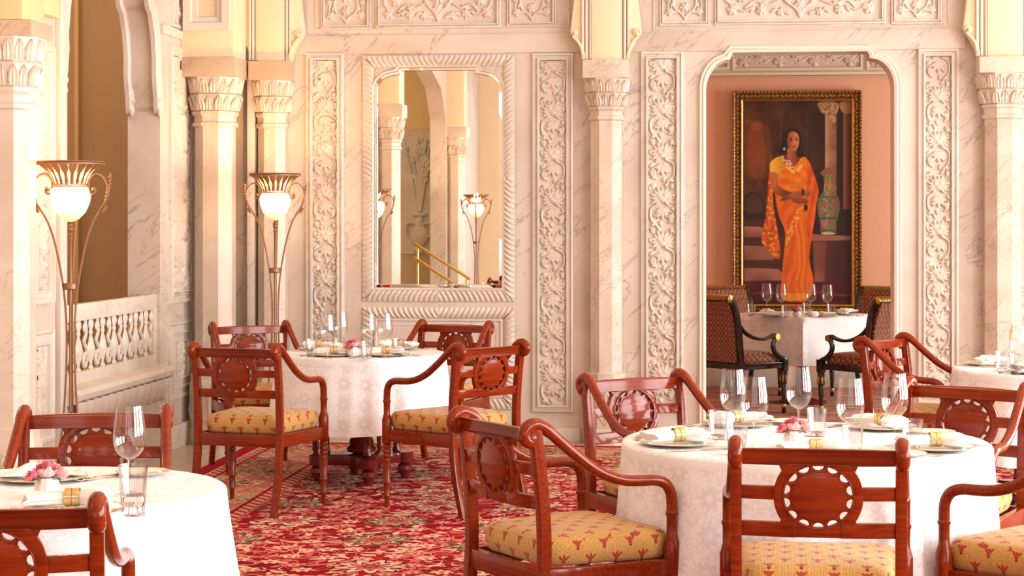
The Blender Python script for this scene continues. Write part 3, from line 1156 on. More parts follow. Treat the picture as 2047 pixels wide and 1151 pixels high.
def column(name, X, Y, s, label, zcap0, zcap1, zblock, base=True, springer=None, facing='back', zbase=.50):
    """s = across-flats half width of the shaft"""
    e = empty(name, (0, 0, 0), label=label, cat='column', group=None)
    k = s / math.cos(O8)
    if base:
        mb = MB().lathe([(k * 1.38, 0), (k * 1.38, .10), (k * 1.28, .115), (k * 1.28, zbase - .09), (k * 1.18, zbase - .05), (k * 1.2, zbase - .01), (k * 1.0, zbase)], 8, (X, Y, 0), O8)
        bo = mb.build('base', M['marble_col'], e, angle=20)
        lm = MB()
        for a in range(8):
            an = a * PI / 4
            nx, ny = math.cos(an), math.sin(an)
            if ny > .1 and facing == 'back': continue
            tx, ty = -ny, nx
            d = k * 1.28 * math.cos(O8) + .001
            for pts in ([(-.0, .14), (-.055, .22), (-.05, .27), (0, .37), (.05, .27), (.055, .22), (0, .14)],):
                lm.tube([(X + nx * d + tx * p * s / .11, Y + ny * d + ty * p * s / .11, q) for p, q in catmull(pts, 4)], .005, 5)
            lm.tube([(X + nx * d, Y + ny * d, .16), (X + nx * d, Y + ny * d, .36)], [.004, .014], 5)
        lm.build('lotus_outline', M['marble_col'], e)
    MB().lathe([(k, zbase if base else 0), (k, zcap0)], 8, (X, Y, 0), O8).build('shaft', M['marble_col'], e, angle=20)
    H = zcap1 - zcap0
    mb = MB().lathe([(k * 1.0, zcap0 - .03), (k * 1.13, zcap0 - .02), (k * 1.13, zcap0), (k * 1.04, zcap0 + .01), (k * 1.04, zcap0 + H * .14), (k * 1.16, zcap0 + H * .2), (k * 1.16, zcap0 + H * .25),
                     (k * 1.10, zcap0 + H * .27), (k * 1.30, zcap0 + H * .60), (k * 1.34, zcap0 + H * .62), (k * 1.26, zcap0 + H * .64), (k * 1.44, zcap0 + H * .97), (k * 1.44, zcap1)], 8, (X, Y, 0), O8)
    mb.build('capital', M['marble_col'], e, angle=20)
    pm = MB()
    for row, (za_, zb_, ra, rb) in enumerate(((zcap0 + H * .28, zcap0 + H * .58, 1.10, 1.29), (zcap0 + H * .65, zcap0 + H * .96, 1.27, 1.43))):
        for a in range(16):
            an = a * PI / 8 + (PI / 16 if row else 0)
            if math.sin(an) > .5 and facing == 'back': continue
            nx, ny = math.cos(an), math.sin(an)
            tx, ty = -ny, nx
            rf = lambda z, an=an: (k * (ra + (rb - ra) * (z - za_) / (zb_ - za_))) * math.cos(O8) / math.cos(((an + O8) % (PI / 4)) - O8)
            wd = s * .27
            rows = []
            for j in range(6):
                t = j / 5
                z = za_ + (zb_ - za_) * t
                w = wd * (math.sin(PI * (.28 + .70 * t)) ** .7)
                rr = rf(z)
                rows.append([(X + nx * (rr + hgt) + tx * w * q, Y + ny * (rr + hgt) + ty * w * q, z) for q, hgt in ((-1, -.002), (-.75, .010), (-.3, .006), (0, .013), (.3, .006), (.75, .010), (1, -.002))])
            pm.sheet(rows)
    po = pm.build('lotus_petals', M['marble_col'], e)
    po['kind'] = 'stuff'
    h = k * 1.44 * math.cos(O8) * 1.02
    MB().box(X - h, X + h, Y - h, Y + h, zcap1, zblock).build('impost_block', M['marble_col'] if springer != 'dark' else M['marble_tan'], e, bevel=.006)
    return e, h


def springer_back(e, X, Y, h, zb, s=1.0, left=True, right=True):
    """cream plaster springer: flared edge plates with scroll tips, and a pier face between them"""
    w0, w1, w2 = h + .0, h + .085, h + .035
    zs = zb + .19
    pts = []
    for sg in (1, -1):
        col = [(sg * (w0 - .005), zb - .0), (sg * (w0 + .01), zb + .06), (sg * (w0 + .045), zb + .13), (sg * w1, zs), (sg * (w1 + .004), zs + .02), (sg * (w2 + .03), zs + .22), (sg * (w2 + .02), zs + .34), (sg * (w2 + .06), zs + .7), (sg * (w2 + .3), ZC)]
        pts = pts + (col if sg > 0 else col[::-1])
    me = fill2d(pts, [], .10, .006)
    remap(me, lambda x, y, z: (X + x, Y - .02 + z, y), 25)
    link_mesh('arch_springer', me, M['plaster'], e)
    MB().box(X - h * .62, X + h * .62, Y - .098, Y, zb, ZC).build('pier_face', M['plaster'], e, bevel=.004)
    mb = MB()
    for sg in (-1, 1):
        for off in (.66, .84, 1.0):
            xx = X + sg * h * off
            mb.box(xx - .008, xx + .008, Y - .092, Y - .06, zb + .01, ZC)
    mb.build('pier_beading', M['ivory'], e, bevel=.002)
    for sg in (-1, 1):
        if (sg < 0 and not left) or (sg > 0 and not right): continue
        mb = MB()
        path = []
        for k in range(16):
            a = PI * 1.9 * k / 15
            q = .026 * (1 - k / 20)
            path.append((X + sg * (w1 - .03 + q * math.cos(a) * 1.0), Y - .085, zs + .0 + q * math.sin(a)))
        mb.tube(path, .008, 6)
        mb.tube(catmull([(X + sg * (w1 - .015), Y - .085, zs - .02), (X + sg * (w0 + .02), Y - .088, zs - .08), (X + sg * (w0 + .0), Y - .088, zb + .05), (X + sg * (w0 - .01), Y - .085, zb + .01)], 5), [.010] * 8 + [.013] * 5 + [.008] * 3, 6)
        mb.ball((X + sg * (w1 - .03), Y - .088, zs + .002), .014, 8, 5)
        mb.build('scroll_tip', M['plaster'], e)
    return e


zc0, zc1, zbk = onback(1210, 235)[1], onback(1210, 160)[1], onback(1210, 124)[1]
for nm, u, s, lab in (('wall_column', 1213, .107, 'engaged marble column between the mirror wall and the doorway, under a cream springer'),
                      ('wall_column', 2001, .120, 'engaged marble column at the right edge, beyond the tables'),
                      ('wall_column', 549, .098, 'slim engaged column behind the far floor lamp')):
    X, _ = onback(u)
    Yc = YW - .05
    if u == 2001: a = (onback(u, 232)[1], onback(u, 150)[1], onback(u, 118)[1])
    elif u == 549: a = (onback(u, 250)[1], onback(u, 164)[1], onback(u, 126)[1])
    else: a = (zc0, zc1, zbk)
    e, h = column(nm, X, Yc, s, lab, a[0], a[1], a[2], springer='dark' if u == 549 else None)
    springer_back(e, X, Yc, h, a[2], left=(u != 549))
Xc, _ = onback(451)
e, h = column('corner_column', XL + .20, YW - .30, .13, 'thick engaged column in the left corner of the room', onback(451, 246)[1] - .02, onback(451, 158)[1] - .02, onback(451, 120)[1] - .02, springer='dark')
MB().box(XL, XL + .20 + h * .9, YW - .30 - h * .9, YW, onback(451, 120)[1] - .02, ZC).build('pier_face', M['plaster'], e, bevel=.006)
mb = MB()
frame_ring(mb, lambda a, z, hh: (a, YW - .30 - h * .9 - hh, z), XL + .03, XL + .20 + h * .8, onback(451, 120)[1] + .16, 4.2, [(0, 0), (.0, .05), (.05, .05), (.06, .025), (.09, .025), (.10, 0)])
mb.build('panel_moulding', M['ivory'], e, angle=20)
mb = MB().box(XL + .20 + h * .9, onback(549)[0] - .12, YW - .10, YW, 0, ZC)
mb.build('corner_return', M['marble_white'], e, bevel=.01)
# column at the left edge of the photo
e, h = column('left_column', XL + .09, 9.10, .105, 'marble column at the left edge, beside the near floor lamp', 2.13, 2.47, 2.55, springer='dark', facing='left')
MB().box(XL, XL + .09 + h * .7, 9.10 - h, 9.10 + h, 2.55, ZC).build('pier_face', M['plaster_y'], e, bevel=.006)
MB().box(XL, XL + .05, 9.35, 9.9, 2.66, 2.78).build('springer_band', M['plaster_y'], e, bevel=.004)

# other walls, outside the photograph but seen in the mirror and letting the daylight in
fx = [rrect(wx - .75, wx + .75, .5, 3.6) for wx in (-2.4, .4, 3.2)]
me = fill2d(rrect(XL - 3.2, XR + .3, 0, ZC), fx, .25)
remap(me, lambda x, y, z: (x, YF - .13 + z, y), 20)
o = link_mesh('wall_front', me, M['plaster']); o['kind'] = 'structure'
me = fill2d(rrect(YF - .3, YFAR + .3, 0, ZC), [rrect(wy, wy + WIN_W, .45, 3.6) for wy in WIN_Y] + [rrect(14.2, 16.2, .6, 3.0)], .25)
remap(me, lambda x, y, z: (XR + .13 + z, x, y), 20)
o = link_mesh('wall_right', me, M['plaster']); o['kind'] = 'structure'
for i, wy in enumerate(WIN_Y):
    mb = MB()
    for a in (0, .79, 1.58, WIN_W - .04):
        mb.box(XR + .1, XR + .15, wy + a, wy + a + .04, .45, 3.6)
    for z in (.45, 1.5, 2.55, 3.56):
        mb.box(XR + .1, XR + .15, wy, wy + WIN_W, z, z + .04)
    o = mb.build('window_%d' % (i + 1), M['ivory'], smooth=False); o['kind'] = 'structure'

# stair hall seen in the mirror: relief of a vase of reeds, handrails, columns
slab('wall_stair_hall', -7.0, XL - .21, -.35, -.2, 0, 2.62, M['marble_tan'])
slab('wall_stair_hall_top', -7.0, XL - .21, -.35, -.22, 2.62, ZC, M['plaster_y'])
slab('wall_stair_hall_side', -7.1, -6.9, -3.6, 8.1, 0, ZC, M['plaster_y'])
r = Relief(.6, 1.75, .008)
random.seed(3)
for k in range(34):
    a = random.uniform(-.42, .42)
    L = random.uniform(.45, 1.05)
    x1, z1 = math.sin(a) * L * .5, .62 + L * math.cos(a)
    r.vine([(a * .05, .6), (x1 * .5, .6 + (z1 - .6) * .5), (x1, z1)], .008, .5)
    r.leaf(x1 * .8, z1 - .12, .14, .02, a * 1.6, .8)
    if k % 3 == 0: r.flower(x1, z1, .035, 5, k)
r.dome(0, .26, .13, .16, 1.3); r.dome(0, .45, .06, .10, 1.0); r.dome(0, .56, .11, .03, 1.1); r.dome(0, .06, .09, .05, 1.0)
for s in (-1, 1): r.vine([(s * .06, .42), (s * .17, .44), (s * .19, .32), (s * .12, .24)], .014, .8)
vr = r.mesh('vase_relief', lambda a, z, h: (a, -.19 + h, z), -4.35, 1.02, .05, .0, M['relief'], None)
tag(vr, 'stone relief of a vase of tall reeds, seen reflected in the mirror', 'relief', kind='thing')
hr = empty('brass_handrail', (0, 0, 0), label='pair of sloping brass handrails seen reflected in the mirror', cat='handrail')
for dz in (0, -.18):
    MB().tube([(-3.62, 3.0, 1.22 + dz), (-2.92, 3.0, .78 + dz)], .02, 10).build('rail', M['brass'], hr)
for x in (-3.58, -2.96):
    MB().tube([(x, 3.0, 0), (x, 3.0, 1.20 + (x + 3.62) * -.63)], .014, 8).build('post', M['brass'], hr)
for yc in (5.55, .08):
    e, h = column('hall_column', XL + .10, yc, .12, 'marble column on the left wall seen reflected in the mirror, %s' % ('nearer one' if yc > 3 else 'farther one'), 2.33, 2.66, 2.80, facing='left', springer=None)
    MB().box(XL, XL + .12 + h * .7, yc - h, yc + h, 2.80, ZC).build('pier_face', M['plaster'], e, bevel=.006)

# room beyond the doorway
o = slab('wall_beyond', -1.5, XR + .3, YFAR, YFAR + .2, 0, ZC, M['peach'])
MB().box(-1.5, XR, YFAR - .03, YFAR, 0, .16).build('skirting', M['marble_white'], o, bevel=.005)
fz = onback(1600, 151, YFAR)[1]
PF = lambda a, z, h: (a, YFAR - .04 - h, z)
MB().box(-1.5, XR, YFAR - .04, YFAR, fz, ZC).build('frieze', M['ivory'], o, bevel=.003)
MB().box(-1.5, XR, YFAR - .06, YFAR, fz, fz + .03).build('frieze_moulding', M['ivory'], o, bevel=.006)
for (u0, u1) in ((1380, 1452), (1470, 1718), (1738, 1850)):
    x0, z1 = onback(u0, 112, YFAR - .04); x1, z0 = onback(u1, 133, YFAR - .04)
    long_panel(PF, x0, x1, z0, z0 + .17, o, band=True, amp=.02)
    mb = MB()
    frame_ring(mb, PF, x0 - .03, x1 + .03, z0 - .03, z0 + .20, [(0, 0), (.002, .02), (.02, .022), (.03, .002)])
    mb.build('frieze_frame', M['ivory'], o, angle=20)
slab('wall_beyond_left', -1.5, -1.3, YW + .24, YFAR, 0, ZC, M['peach'])

# ------------------------------------------------------------------ rug
RX0, RY1 = -3.12, 12.62
nx = 2
rug = MB().box(RX0, 4.7, -1.5, RY1, 0.0, .012).build('persian_rug', rug_mat(RX0, RY1), smooth=False)
tag(rug, 'large red Persian rug with floral field and cream border under the tables', 'rug')
g = G('sun_streak_rug')
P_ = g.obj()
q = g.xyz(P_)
sun_streaks = g.noise(g.comb(g.m('MULTIPLY', q[0], .15), q[1], 0.0), 14, 3)  # streaks of sunlight painted into the rug colour as stripes
M['striped'] = g.set(color=g.mix(g.sm(sun_streaks, .45, .56), (.62, .33, .25), (.34, .13, .09)), rough=.9)
sr = MB().box(-.9, 4.2, 13.9, 16.9, 0, .012).build('sun_streak_rug', M['striped'], smooth=False)
tag(sr, 'pinkish rug with painted sun streaks on the floor of the room beyond the doorway', 'rug')


# ------------------------------------------------------------------ mahogany armchair
def arm_path(s):
    side = [(-.318, .822), (-.341, .832), (-.350, .852), (-.338, .872), (-.312, .882), (-.282, .872), (-.25, .848), (-.20, .806), (-.15, .766), (-.10, .730), (-.04, .700),
            (.02, .684), (.08, .680), (.13, .678), (.168, .664), (.188, .635), (.193, .60), (.193, .565)]
    out = []
    for (y, z) in side:
        t = min(1, max(0, (y + .30) / .46))
        out.append((s * (.238 + .037 * t), y, z))
    return catmull(out, 3)


def make_chair():
    t = empty('mahogany_armchair', cat='chair')
    # backrest: pierced panel (rails, ring and half-moon openings)
    W, z0, z1, zc = .222, .606, .861, .728
    Rx, Rz = .127, .127
    nh = 14
    holes = []
    for k in range(nh):
        a = 2 * PI * (k + .5) / nh + PI / 2 + PI / nh
        c, s_ = math.cos(a), math.sin(a)
        mo = []
        rr, hw, dp = .0975, .0158, .0150
        for q in (-1, -.5, 0, .5, 1):
            aa = a + q * hw / rr
            mo.append((rr * math.cos(aa), zc + rr * .93 * math.sin(aa)))
        for q in (30, 60, 90, 120, 150):
            u, v = hw * math.cos(R(q)), -dp * math.sin(R(q))
            mo.append(((rr + v) * c - u * s_, zc + .93 * ((rr + v) * s_ + u * c)))
        holes.append(mo)
    back_y = lambda z: -.272 - (z - .55) * .125
    bow = lambda x: -.022 * (1 - (x / W) ** 2)
    wrap = lambda x, y, z: (x, back_y(y) + z + bow(x), y)
    outer = []
    for k in range(96):
        a = 2 * PI * k / 96
        ox, oz = .1285 * math.cos(a), .1285 * math.sin(a)
        if abs(ox) < .075: oz = math.copysign(.121, oz)
        outer.append((ox, zc + max(-.1215, min(.095, oz))))
    flat = lambda x, y, z: (x, back_y(y) + z - .0195, y)
    me = fill2d(outer, holes, .0215, .0022, 1)
    remap(me, flat, 25)
    link_mesh('medallion_ring', me, M['wood'], t)
    xs = [(-W + 2 * W * k / 14) for k in range(15)]

    def rail(name, za, zb, x0=-W, x1=W, crown=0.0, nn=14, th=.024):
        xs = [x0 + (x1 - x0) * k / nn for k in range(nn + 1)]
        me = fill2d([(x, za) for x in xs] + [(x, zb + crown * (1 - (x / W) ** 2)) for x in xs[::-1]], [], th, .0028, 1)
        remap(me, wrap, 25)
        link_mesh(name, me, M['wood'], t)
    rail('top_rail', .818, .864, crown=.004)
    rail('lower_rail', .6065, .651, -W, -.064, nn=6)
    rail('lower_rail', .6065, .651, .064, W, nn=6)
    rail('middle_rail', .716, .756, -W, -.120, nn=4, th=.021)
    rail('middle_rail', .716, .756, .120, W, nn=4, th=.021)
    # small fillets where the ring runs into the rails
    for s in (-1, 1):
        for q in (-1, 1):
            zz = zc + q * .080 + .003
            pts = [(s * .090, zz + q * .010), (s * .112, zz + q * .006), (s * .104, zz - q * .012), (s * .094, zz - q * .004)]
            me = fill2d(pts, [], .022, .001, 1)
            remap(me, wrap, 25)
            link_mesh('corner_fillet', me, M['wood'], t)
    # raised scalloped medallion and its bead
    n = 112
    pts = []
    for k in range(n):
        a = 2 * PI * k / n + PI / 2
        q = .0805 - .0035 * abs(math.cos((a - PI / 2) * nh / 2)) ** .5
        pts.append((q * math.cos(a), zc + .93 * q * math.sin(a)))
    me = fill2d(pts[::2], [], .028, .002, 1)
    remap(me, flat, 25)
    link_mesh('medallion', me, M['wood'], t)
    mb = MB()
    for r_ in (.1005,):
        mb.tube([(r_ * math.cos(a), back_y(zc + .93 * r_ * math.sin(a)) - .0185 - .0135, zc + .93 * r_ * math.sin(a)) for a in np.linspace(0, 2 * PI, 41)], .0022, 6, caps=False)
        mb.tube([(r_ * math.cos(a), back_y(zc + .93 * r_ * math.sin(a)) - .0185 + .0135, zc + .93 * r_ * math.sin(a)) for a in np.linspace(0, 2 * PI, 41)], .0022, 6, caps=False)
    mb.build('bead_moulding', M['wood'], t)
    for s in (-1, 1):
        # rear post continuing into the sabre leg
        prof = catmull([(-.352, 0), (-.322, .10), (-.296, .21), (-.280, .33), (-.274, .46), (-.278, .60), (-.290, .72), (-.305, .83), (-.312, .872)], 4)
        mb = MB()
        rows = []
        for (y, z) in prof:
            k = .019 if z > .3 else .019 - .003 * (1 - z / .3)
            kw = .0165
            xx = s * (.2365)
            rows.append([(xx - kw, y - k, z), (xx + kw, y - k, z), (xx + kw, y + k, z), (xx - kw, y + k, z)])
        mb.sheet(rows, closed=True)
        mb.add(rows[0], [(3, 2, 1, 0)]).add(rows[-1], [(0, 1, 2, 3)])
        mb.build('rear_leg', M['wood'], t, bevel=.003, segs=2)
        # scrolled arm flowing down into the arm support
        path = arm_path(s)
        m = len(path)
        rad = [.0215 if i < 12 else (.0205 if i < 18 else .0185) for i in range(m)]
        rad[0] = .016
        mb = MB().tube(path, rad, 12)
        mb.ball((s * .238, -.326, .838), (.023, .023, .023), 12, 8)
        mb.build('arm', M['wood'], t, angle=60)
        x = s * .2755
        mb = MB().lathe([(.0175, .575), (.0215, .570), (.0215, .562), (.018, .556), (.0175, .53), (.0175, .500), (.021, .488), (.0235, .478), (.0255, .470)], 14, (x, .193, 0))
        mb.build('arm_support', M['wood'], t)
        mb = MB().lathe([(.0245, .475), (.0265, .470), (.0265, .35), (.023, .344), (.017, .338), (.023, .331), (.0235, .322), (.018, .314), (.023, .306), (.0235, .297), (.018, .289), (.0225, .281), (.023, .273), (.0175, .265),
                         (.021, .258), (.021, .250), (.0215, .235), (.0235, .22), (.019, .145), (.0225, .139), (.0225, .131), (.017, .126), (.016, .07), (.0185, .064), (.0185, .058), (.014, .054), (.0115, .0)], 14, (x, .193, 0))
        mb.build('front_leg', M['wood'], t)
    # seat frame
    mb = MB()
    yb, yf, xb, xf_ = -.275, .193, .222, .262
    T = .014
    def bar(a, b, wdt=T, z0=.352, z1=.418):
        a, b = Vector((*a, 0)), Vector((*b, 0))
        d = (b - a).normalized(); nrm = Vector((-d.y, d.x, 0)) * wdt
        c = [a - nrm, b - nrm, b + nrm, a + nrm]
        mb.add([(p.x, p.y, z0) for p in c] + [(p.x, p.y, z1) for p in c], [(0, 3, 2, 1), (4, 5, 6, 7), (0, 1, 5, 4), (1, 2, 6, 5), (2, 3, 7, 6), (3, 0, 4, 7)])
    bar((-xb - .004, yb), (xb + .004, yb)); bar((-xf_ + .004, yf + .004), (xf_ - .004, yf + .004)); bar((-xb - .016, yb), (-xf_ - .012, yf)); bar((xb + .016, yb), (xf_ + .012, yf))
    mb.build('seat_rail', M['wood'], t, bevel=.003)
    # cushion with box-projected pattern
    mb = MB()
    N = 16
    def outl(u, v, inset):
        y = yb + .022 + (yf + .018 - yb - .022) * v
        hw = .212 + .046 * v
        return u * (hw - inset), y
    rows = []
    zs = [(.418, .006), (.428, .0), (.455, -.007), (.480, -.007), (.497, .0), (.508, .012)]
    per = []
    for k in range(4 * N):
        sd, q = divmod(k, N)
        q = q / N * 2 - 1
        u, v = [(q, -1), (1, q), (-q, 1), (-1, -q)][sd]
        # superellipse rounding of the corners
        l = (abs(u) ** 9 + abs(v) ** 9) ** (1 / 9)
        per.append((u / l, v / l))
    def P3(u, v, z, ins):
        hw = .212 + .046 * (v + 1) / 2
        yy = (yb + .025) + (yf + .016 - yb - .025) * (v + 1) / 2
        return (u * (hw - ins), yy - (ins * v), z)
    for z, ins in zs:
        rows.append([P3(u, v, z, ins) for u, v in per])
    for kk in (.9, .7, .5, .3, .12):
        rows.append([P3(u * kk, v * kk, .508 + .017 * (1 - kk * kk) ** .8, .012 * kk) for u, v in per])
    mb.sheet(rows, closed=True)
    b = len(mb.v) - 4 * N
    mb.f.append(tuple(b + i for i in range(4 * N)))
    mb.f.append(tuple(range(4 * N - 1, -1, -1)))
    o = mb.build('seat_cushion', M['fabric'], t, angle=60)
    me = o.data
    uvl = me.uv_layers.new(name='UVMap')
    for p in me.polygons:
        n_ = p.normal
        for li in p.loop_indices:
            c = me.vertices[me.loops[li].vertex_index].co
            if abs(n_.z) > .55: uv = (c.x, c.y)
            elif abs(n_.y) >= abs(n_.x): uv = (c.x, c.z - .012 + (.0 if n_.y > 0 else .0))
            else: uv = (c.y, c.z - .012)
            uvl.data[li].uv = uv
    return t


chair = make_chair()
CG = 'mahogany armchairs around the tables'
for (x, y, a, lab) in (
        (-2.374, 9.742, -12.3, 'mahogany armchair at front left of the middle table, its back to the camera'),
        (-1.378, 9.870, 51.8, 'mahogany armchair at front right of the middle table, angled left with orange-lit medallion'),
        (-2.725, 11.22, -150.2, 'mahogany armchair behind the middle table, in front of the far floor lamp'),
        (-1.70, 11.47, 161.9, 'dark-backed mahogany armchair behind the middle table, under the mirror'),
        (-.119, 7.513, -143.2, 'mahogany armchair with white glare on its back, behind left of the large round table'),
        (-.432, 6.210, -53.7, 'mahogany armchair in side view at left of the large round table, gold seat visible'),
        (.335, 5.73, -2.5, 'mahogany armchair seen squarely from behind, centre front of the large round table'),
        (.88, 7.22, 152, 'mahogany armchair behind right of the large round table, facing the camera'),
        (1.08, 6.08, 48, 'mahogany armchair cropped by the lower right corner, its left arm and seat showing'),
        (1.240, 10.30, -123.8, 'mahogany armchair facing the far right table, near the doorway'),
        (-2.011, 5.835, 192, 'mahogany armchair behind the left foreground table, facing the camera'),
        (-1.70, 4.38, 14, 'mahogany armchair in the lower left corner, only back and scroll showing')):
    place(chair, (x, y, .012), R(a), lab, CG, 'chair')

# ------------------------------------------------------------------ black and gilt chairs of the room beyond


def make_black_chair():
    t = empty('gilt_armchair', cat='chair')
    for s in (-1, 1):
        prof = catmull([(-.33, 0), (-.30, .12), (-.27, .25), (-.26, .38), (-.27, .52), (-.285, .66), (-.31, .80), (-.35, .90), (-.385, .93)], 4)
        MB().tube([(s * .27, y, z) for y, z in prof], [.020 + .008 * min(1, i / 12) for i in range(len(prof))], 8, up=(1, 0, 0)).build('rear_leg', M['black'], t)
        mb = MB()
        side = [(-.29, .72), (-.25, .68), (-.20, .645), (-.13, .615), (-.06, .60), (0, .60), (.06, .612), (.10, .628), (.125, .625), (.138, .605)]
        for k, off in enumerate((-.014, -.005, .005, .014)):
            mb.tube(catmull([(s * (.272 + off), y, z) for y, z in side], 3), .012, 6)
        ao = mb.build('arm', M['black'], t)
        MB().tube([(s * .248, .125, .612), (s * .298, .125, .612)], [.026, .026], 14).build('rosette', M['gilt'], ao)
        MB().tube(catmull([(s * .272, .12, .60), (s * .272, .095, .55), (s * .272, .11, .50), (s * .272, .16, .455), (s * .272, .215, .43)], 4), .021, 8).build('arm_support', M['black'], t)
        MB().box(s * .272 - .026, s * .272 + .026, .19, .245, .335, .44).build('corner_block', M['black'], t, bevel=.004)
        mb = MB()
        mb.lathe([(.026, .335), (.029, .32), (.029, .24), (.022, .232), (.024, .225), (.014, .05), (.018, .045), (.018, .015), (.013, 0)], 10, (s * .272, .217, 0))
        lg_ = mb.build('front_leg', M['black'], t)
        for k in range(6):
            a = 2 * PI * k / 6
            MB().ball((s * .272 + .027 * math.cos(a), .217 + .027 * math.sin(a), .275), (.009, .009, .032), 6, 5).build('gilt_leaf', M['gilt'], lg_)
        MB().lathe([(.0175, .07), (.020, .06), (.020, .05), (.0175, .04)], 10, (s * .272, .217, 0)).build('gilt_band', M['gilt'], lg_)
    # upholstered back, gently curved
    rows_f, rows_b = [], []
    for j in range(9):
        q = j / 8
        z = .42 + .50 * q
        y = -.262 - .02 * q - .09 * q ** 3
        rows_f.append([(x, y + .035 - .35 * x * x * .5, z) for x in np.linspace(-.25, .25, 9)])
        rows_b.append([(x, y - .035 - .35 * x * x * .5, z) for x in np.linspace(-.25, .25, 9)])
    mb = MB()
    mb.sheet(rows_f).sheet([r_[::-1] for r_ in rows_b])
    mb.sheet([[f[0], b_[0]] for f, b_ in zip(rows_f, rows_b)]).sheet([[f[-1], b_[-1]] for f, b_ in zip(rows_f, rows_b)])
    mb.build('back_upholstery', M['brocade'], t)
    mb = MB()
    mb.tube([(-.285, -.392, .925), (.285, -.392, .925)], .026, 12)
    tr = mb.build('top_roll', M['black'], t)
    mb = MB()
    for k in range(30):
        x = -.26 + .52 * k / 29
        mb.tube([(x - .010 + .02 * math.cos(a) * .0 + .012 * math.sin(a), -.392 + .029 * math.cos(a), .925 + .029 * math.sin(a)) for a in np.linspace(-.6, 3.4, 7)], .0045, 5)
    mb.build('gilt_twist', M['gilt'], tr)
    for s in (-1, 1):
        MB().lathe([(.030, -.004), (.030, .002), (.018, .006), (.008, .010)], 14).xf(lambda x, y, z, s=s: (s * (.286 + z), -.392 + x, .925 + y)).build('rosette', M['gilt'], tr)
    mb = MB()
    mb.lathe([(1, .36), (1.0, .40), (.98, .43)], 4, phase=PI / 4)
    mb.v, mb.f = [], []
    for (a, b) in (((-.25, -.26), (.25, -.26)), ((-.27, .23), (.27, .23)), ((-.27, -.26), (-.275, .22)), ((.27, -.26), (.275, .22))):
        pts = [(a[0] + (b[0] - a[0]) * k / 6, a[1] + (b[1] - a[1]) * k / 6, .385 - .0 * math.sin(PI * k / 6)) for k in range(7)]
        mb.tube(pts, .034, 4, sq=(.55, 1))
    mb.build('seat_rail', M['black'], t, bevel=.003)
    rows = []
    for z, k in ((.40, .98), (.425, 1.0), (.45, .99), (.475, .93), (.49, .8), (.497, .6), (.50, .3), (.501, .02)):
        rows.append([(.262 * k * math.copysign(abs(math.cos(a)) ** .35, math.cos(a)), -.01 + .235 * k * math.copysign(abs(math.sin(a)) ** .35, math.sin(a)), z) for a in np.linspace(0, 2 * PI, 32, endpoint=False)])
    MB().sheet(rows, closed=True).build('seat_cushion', M['brocade'], t)
    return t


bc = make_black_chair()
BG = 'black and gilt armchairs in the room beyond'
for (x, y, a, lab) in ((.27, 15.02, -46, 'black gilt armchair with red brocade, near left side of the table beyond the doorway'),
                       (1.25, 14.86, 42, 'black gilt armchair with red brocade, near right side of the table beyond the doorway'),
                       (.30, 16.52, -152, 'gilt-topped brocade armchair behind left of the table beyond the doorway'),
                       (1.44, 16.50, 150, 'gilt-topped brocade armchair behind right of the table beyond the doorway')):
    place(bc, (x, y, .012), R(a), lab, BG, 'chair')


# ------------------------------------------------------------------ tables and cloths
def turned(mb, x, y, prof, n=14): return mb.lathe(prof, n, (x, y, 0))


def round_table(x, y, r, lab, rz=0.0):
    t = empty('pedestal_table', (x, y, .012), rz, lab, 'table')
    MB().lathe([(r - .03, .70), (r - .012, .705), (r - .012, .732), (r - .02, .738)], 48).build('tabletop', M['wood_d'], t)
    prof = [(.05, .16), (.085, .17), (.09, .19), (.07, .21), (.075, .225), (.07, .24), (.06, .26), (.062, .275), (.058, .29), (.085, .36), (.092, .42), (.085, .50), (.06, .56), (.05, .62), (.10, .69), (.11, .70)]
    MB().lathe(prof, 24, rfun=lambda a, z: 1 + (.05 * abs(math.cos(a * 6)) if .30 < z < .52 else 0)).build('pedestal', M['wood_d'], t)
    mb = MB()
    n = 96
    pl = []
    for k in range(n):
        a = 2 * PI * k / n
        q = .15 + .10 * abs(math.cos(2 * a)) ** 3
        pl.append((q * math.cos(a), q * math.sin(a)))
    mb.add([(px, py, .10) for px, py in pl] + [(px, py, .158) for px, py in pl], [tuple(range(n - 1, -1, -1)), tuple(range(n, 2 * n))] + [(k, (k + 1) % n, n + (k + 1) % n, n + k) for k in range(n)])
    mb.build('platform', M['wood_d'], t, bevel=.003)
    for k in range(4):
        a = PI / 2 * k
        cx_, cy_ = .26 * math.cos(a), .26 * math.sin(a)
        MB().lathe([(.04, .095), (.052, .10), (.052, .155), (.046, .16)], 20, (cx_, cy_, 0)).build('corner_disc', M['wood_d'], t)
        MB().lathe([(.018, 0), (.022, .005), (.030, .03), (.046, .055), (.044, .08), (.028, .092), (.034, .098)], 16, (cx_, cy_, 0)).build('bun_foot', M['wood_d'], t)
        MB().lathe([(.022, .16), (.026, .17), (.020, .19), (.018, .30), (.024, .31), (.024, .32), (.018, .33), (.024, .42), (.028, .50), (.02, .54), (.026, .56), (.024, .70)], 12, (.21 * math.cos(a), .21 * math.sin(a), 0)).build('column', M['wood_d'], t)
    return t


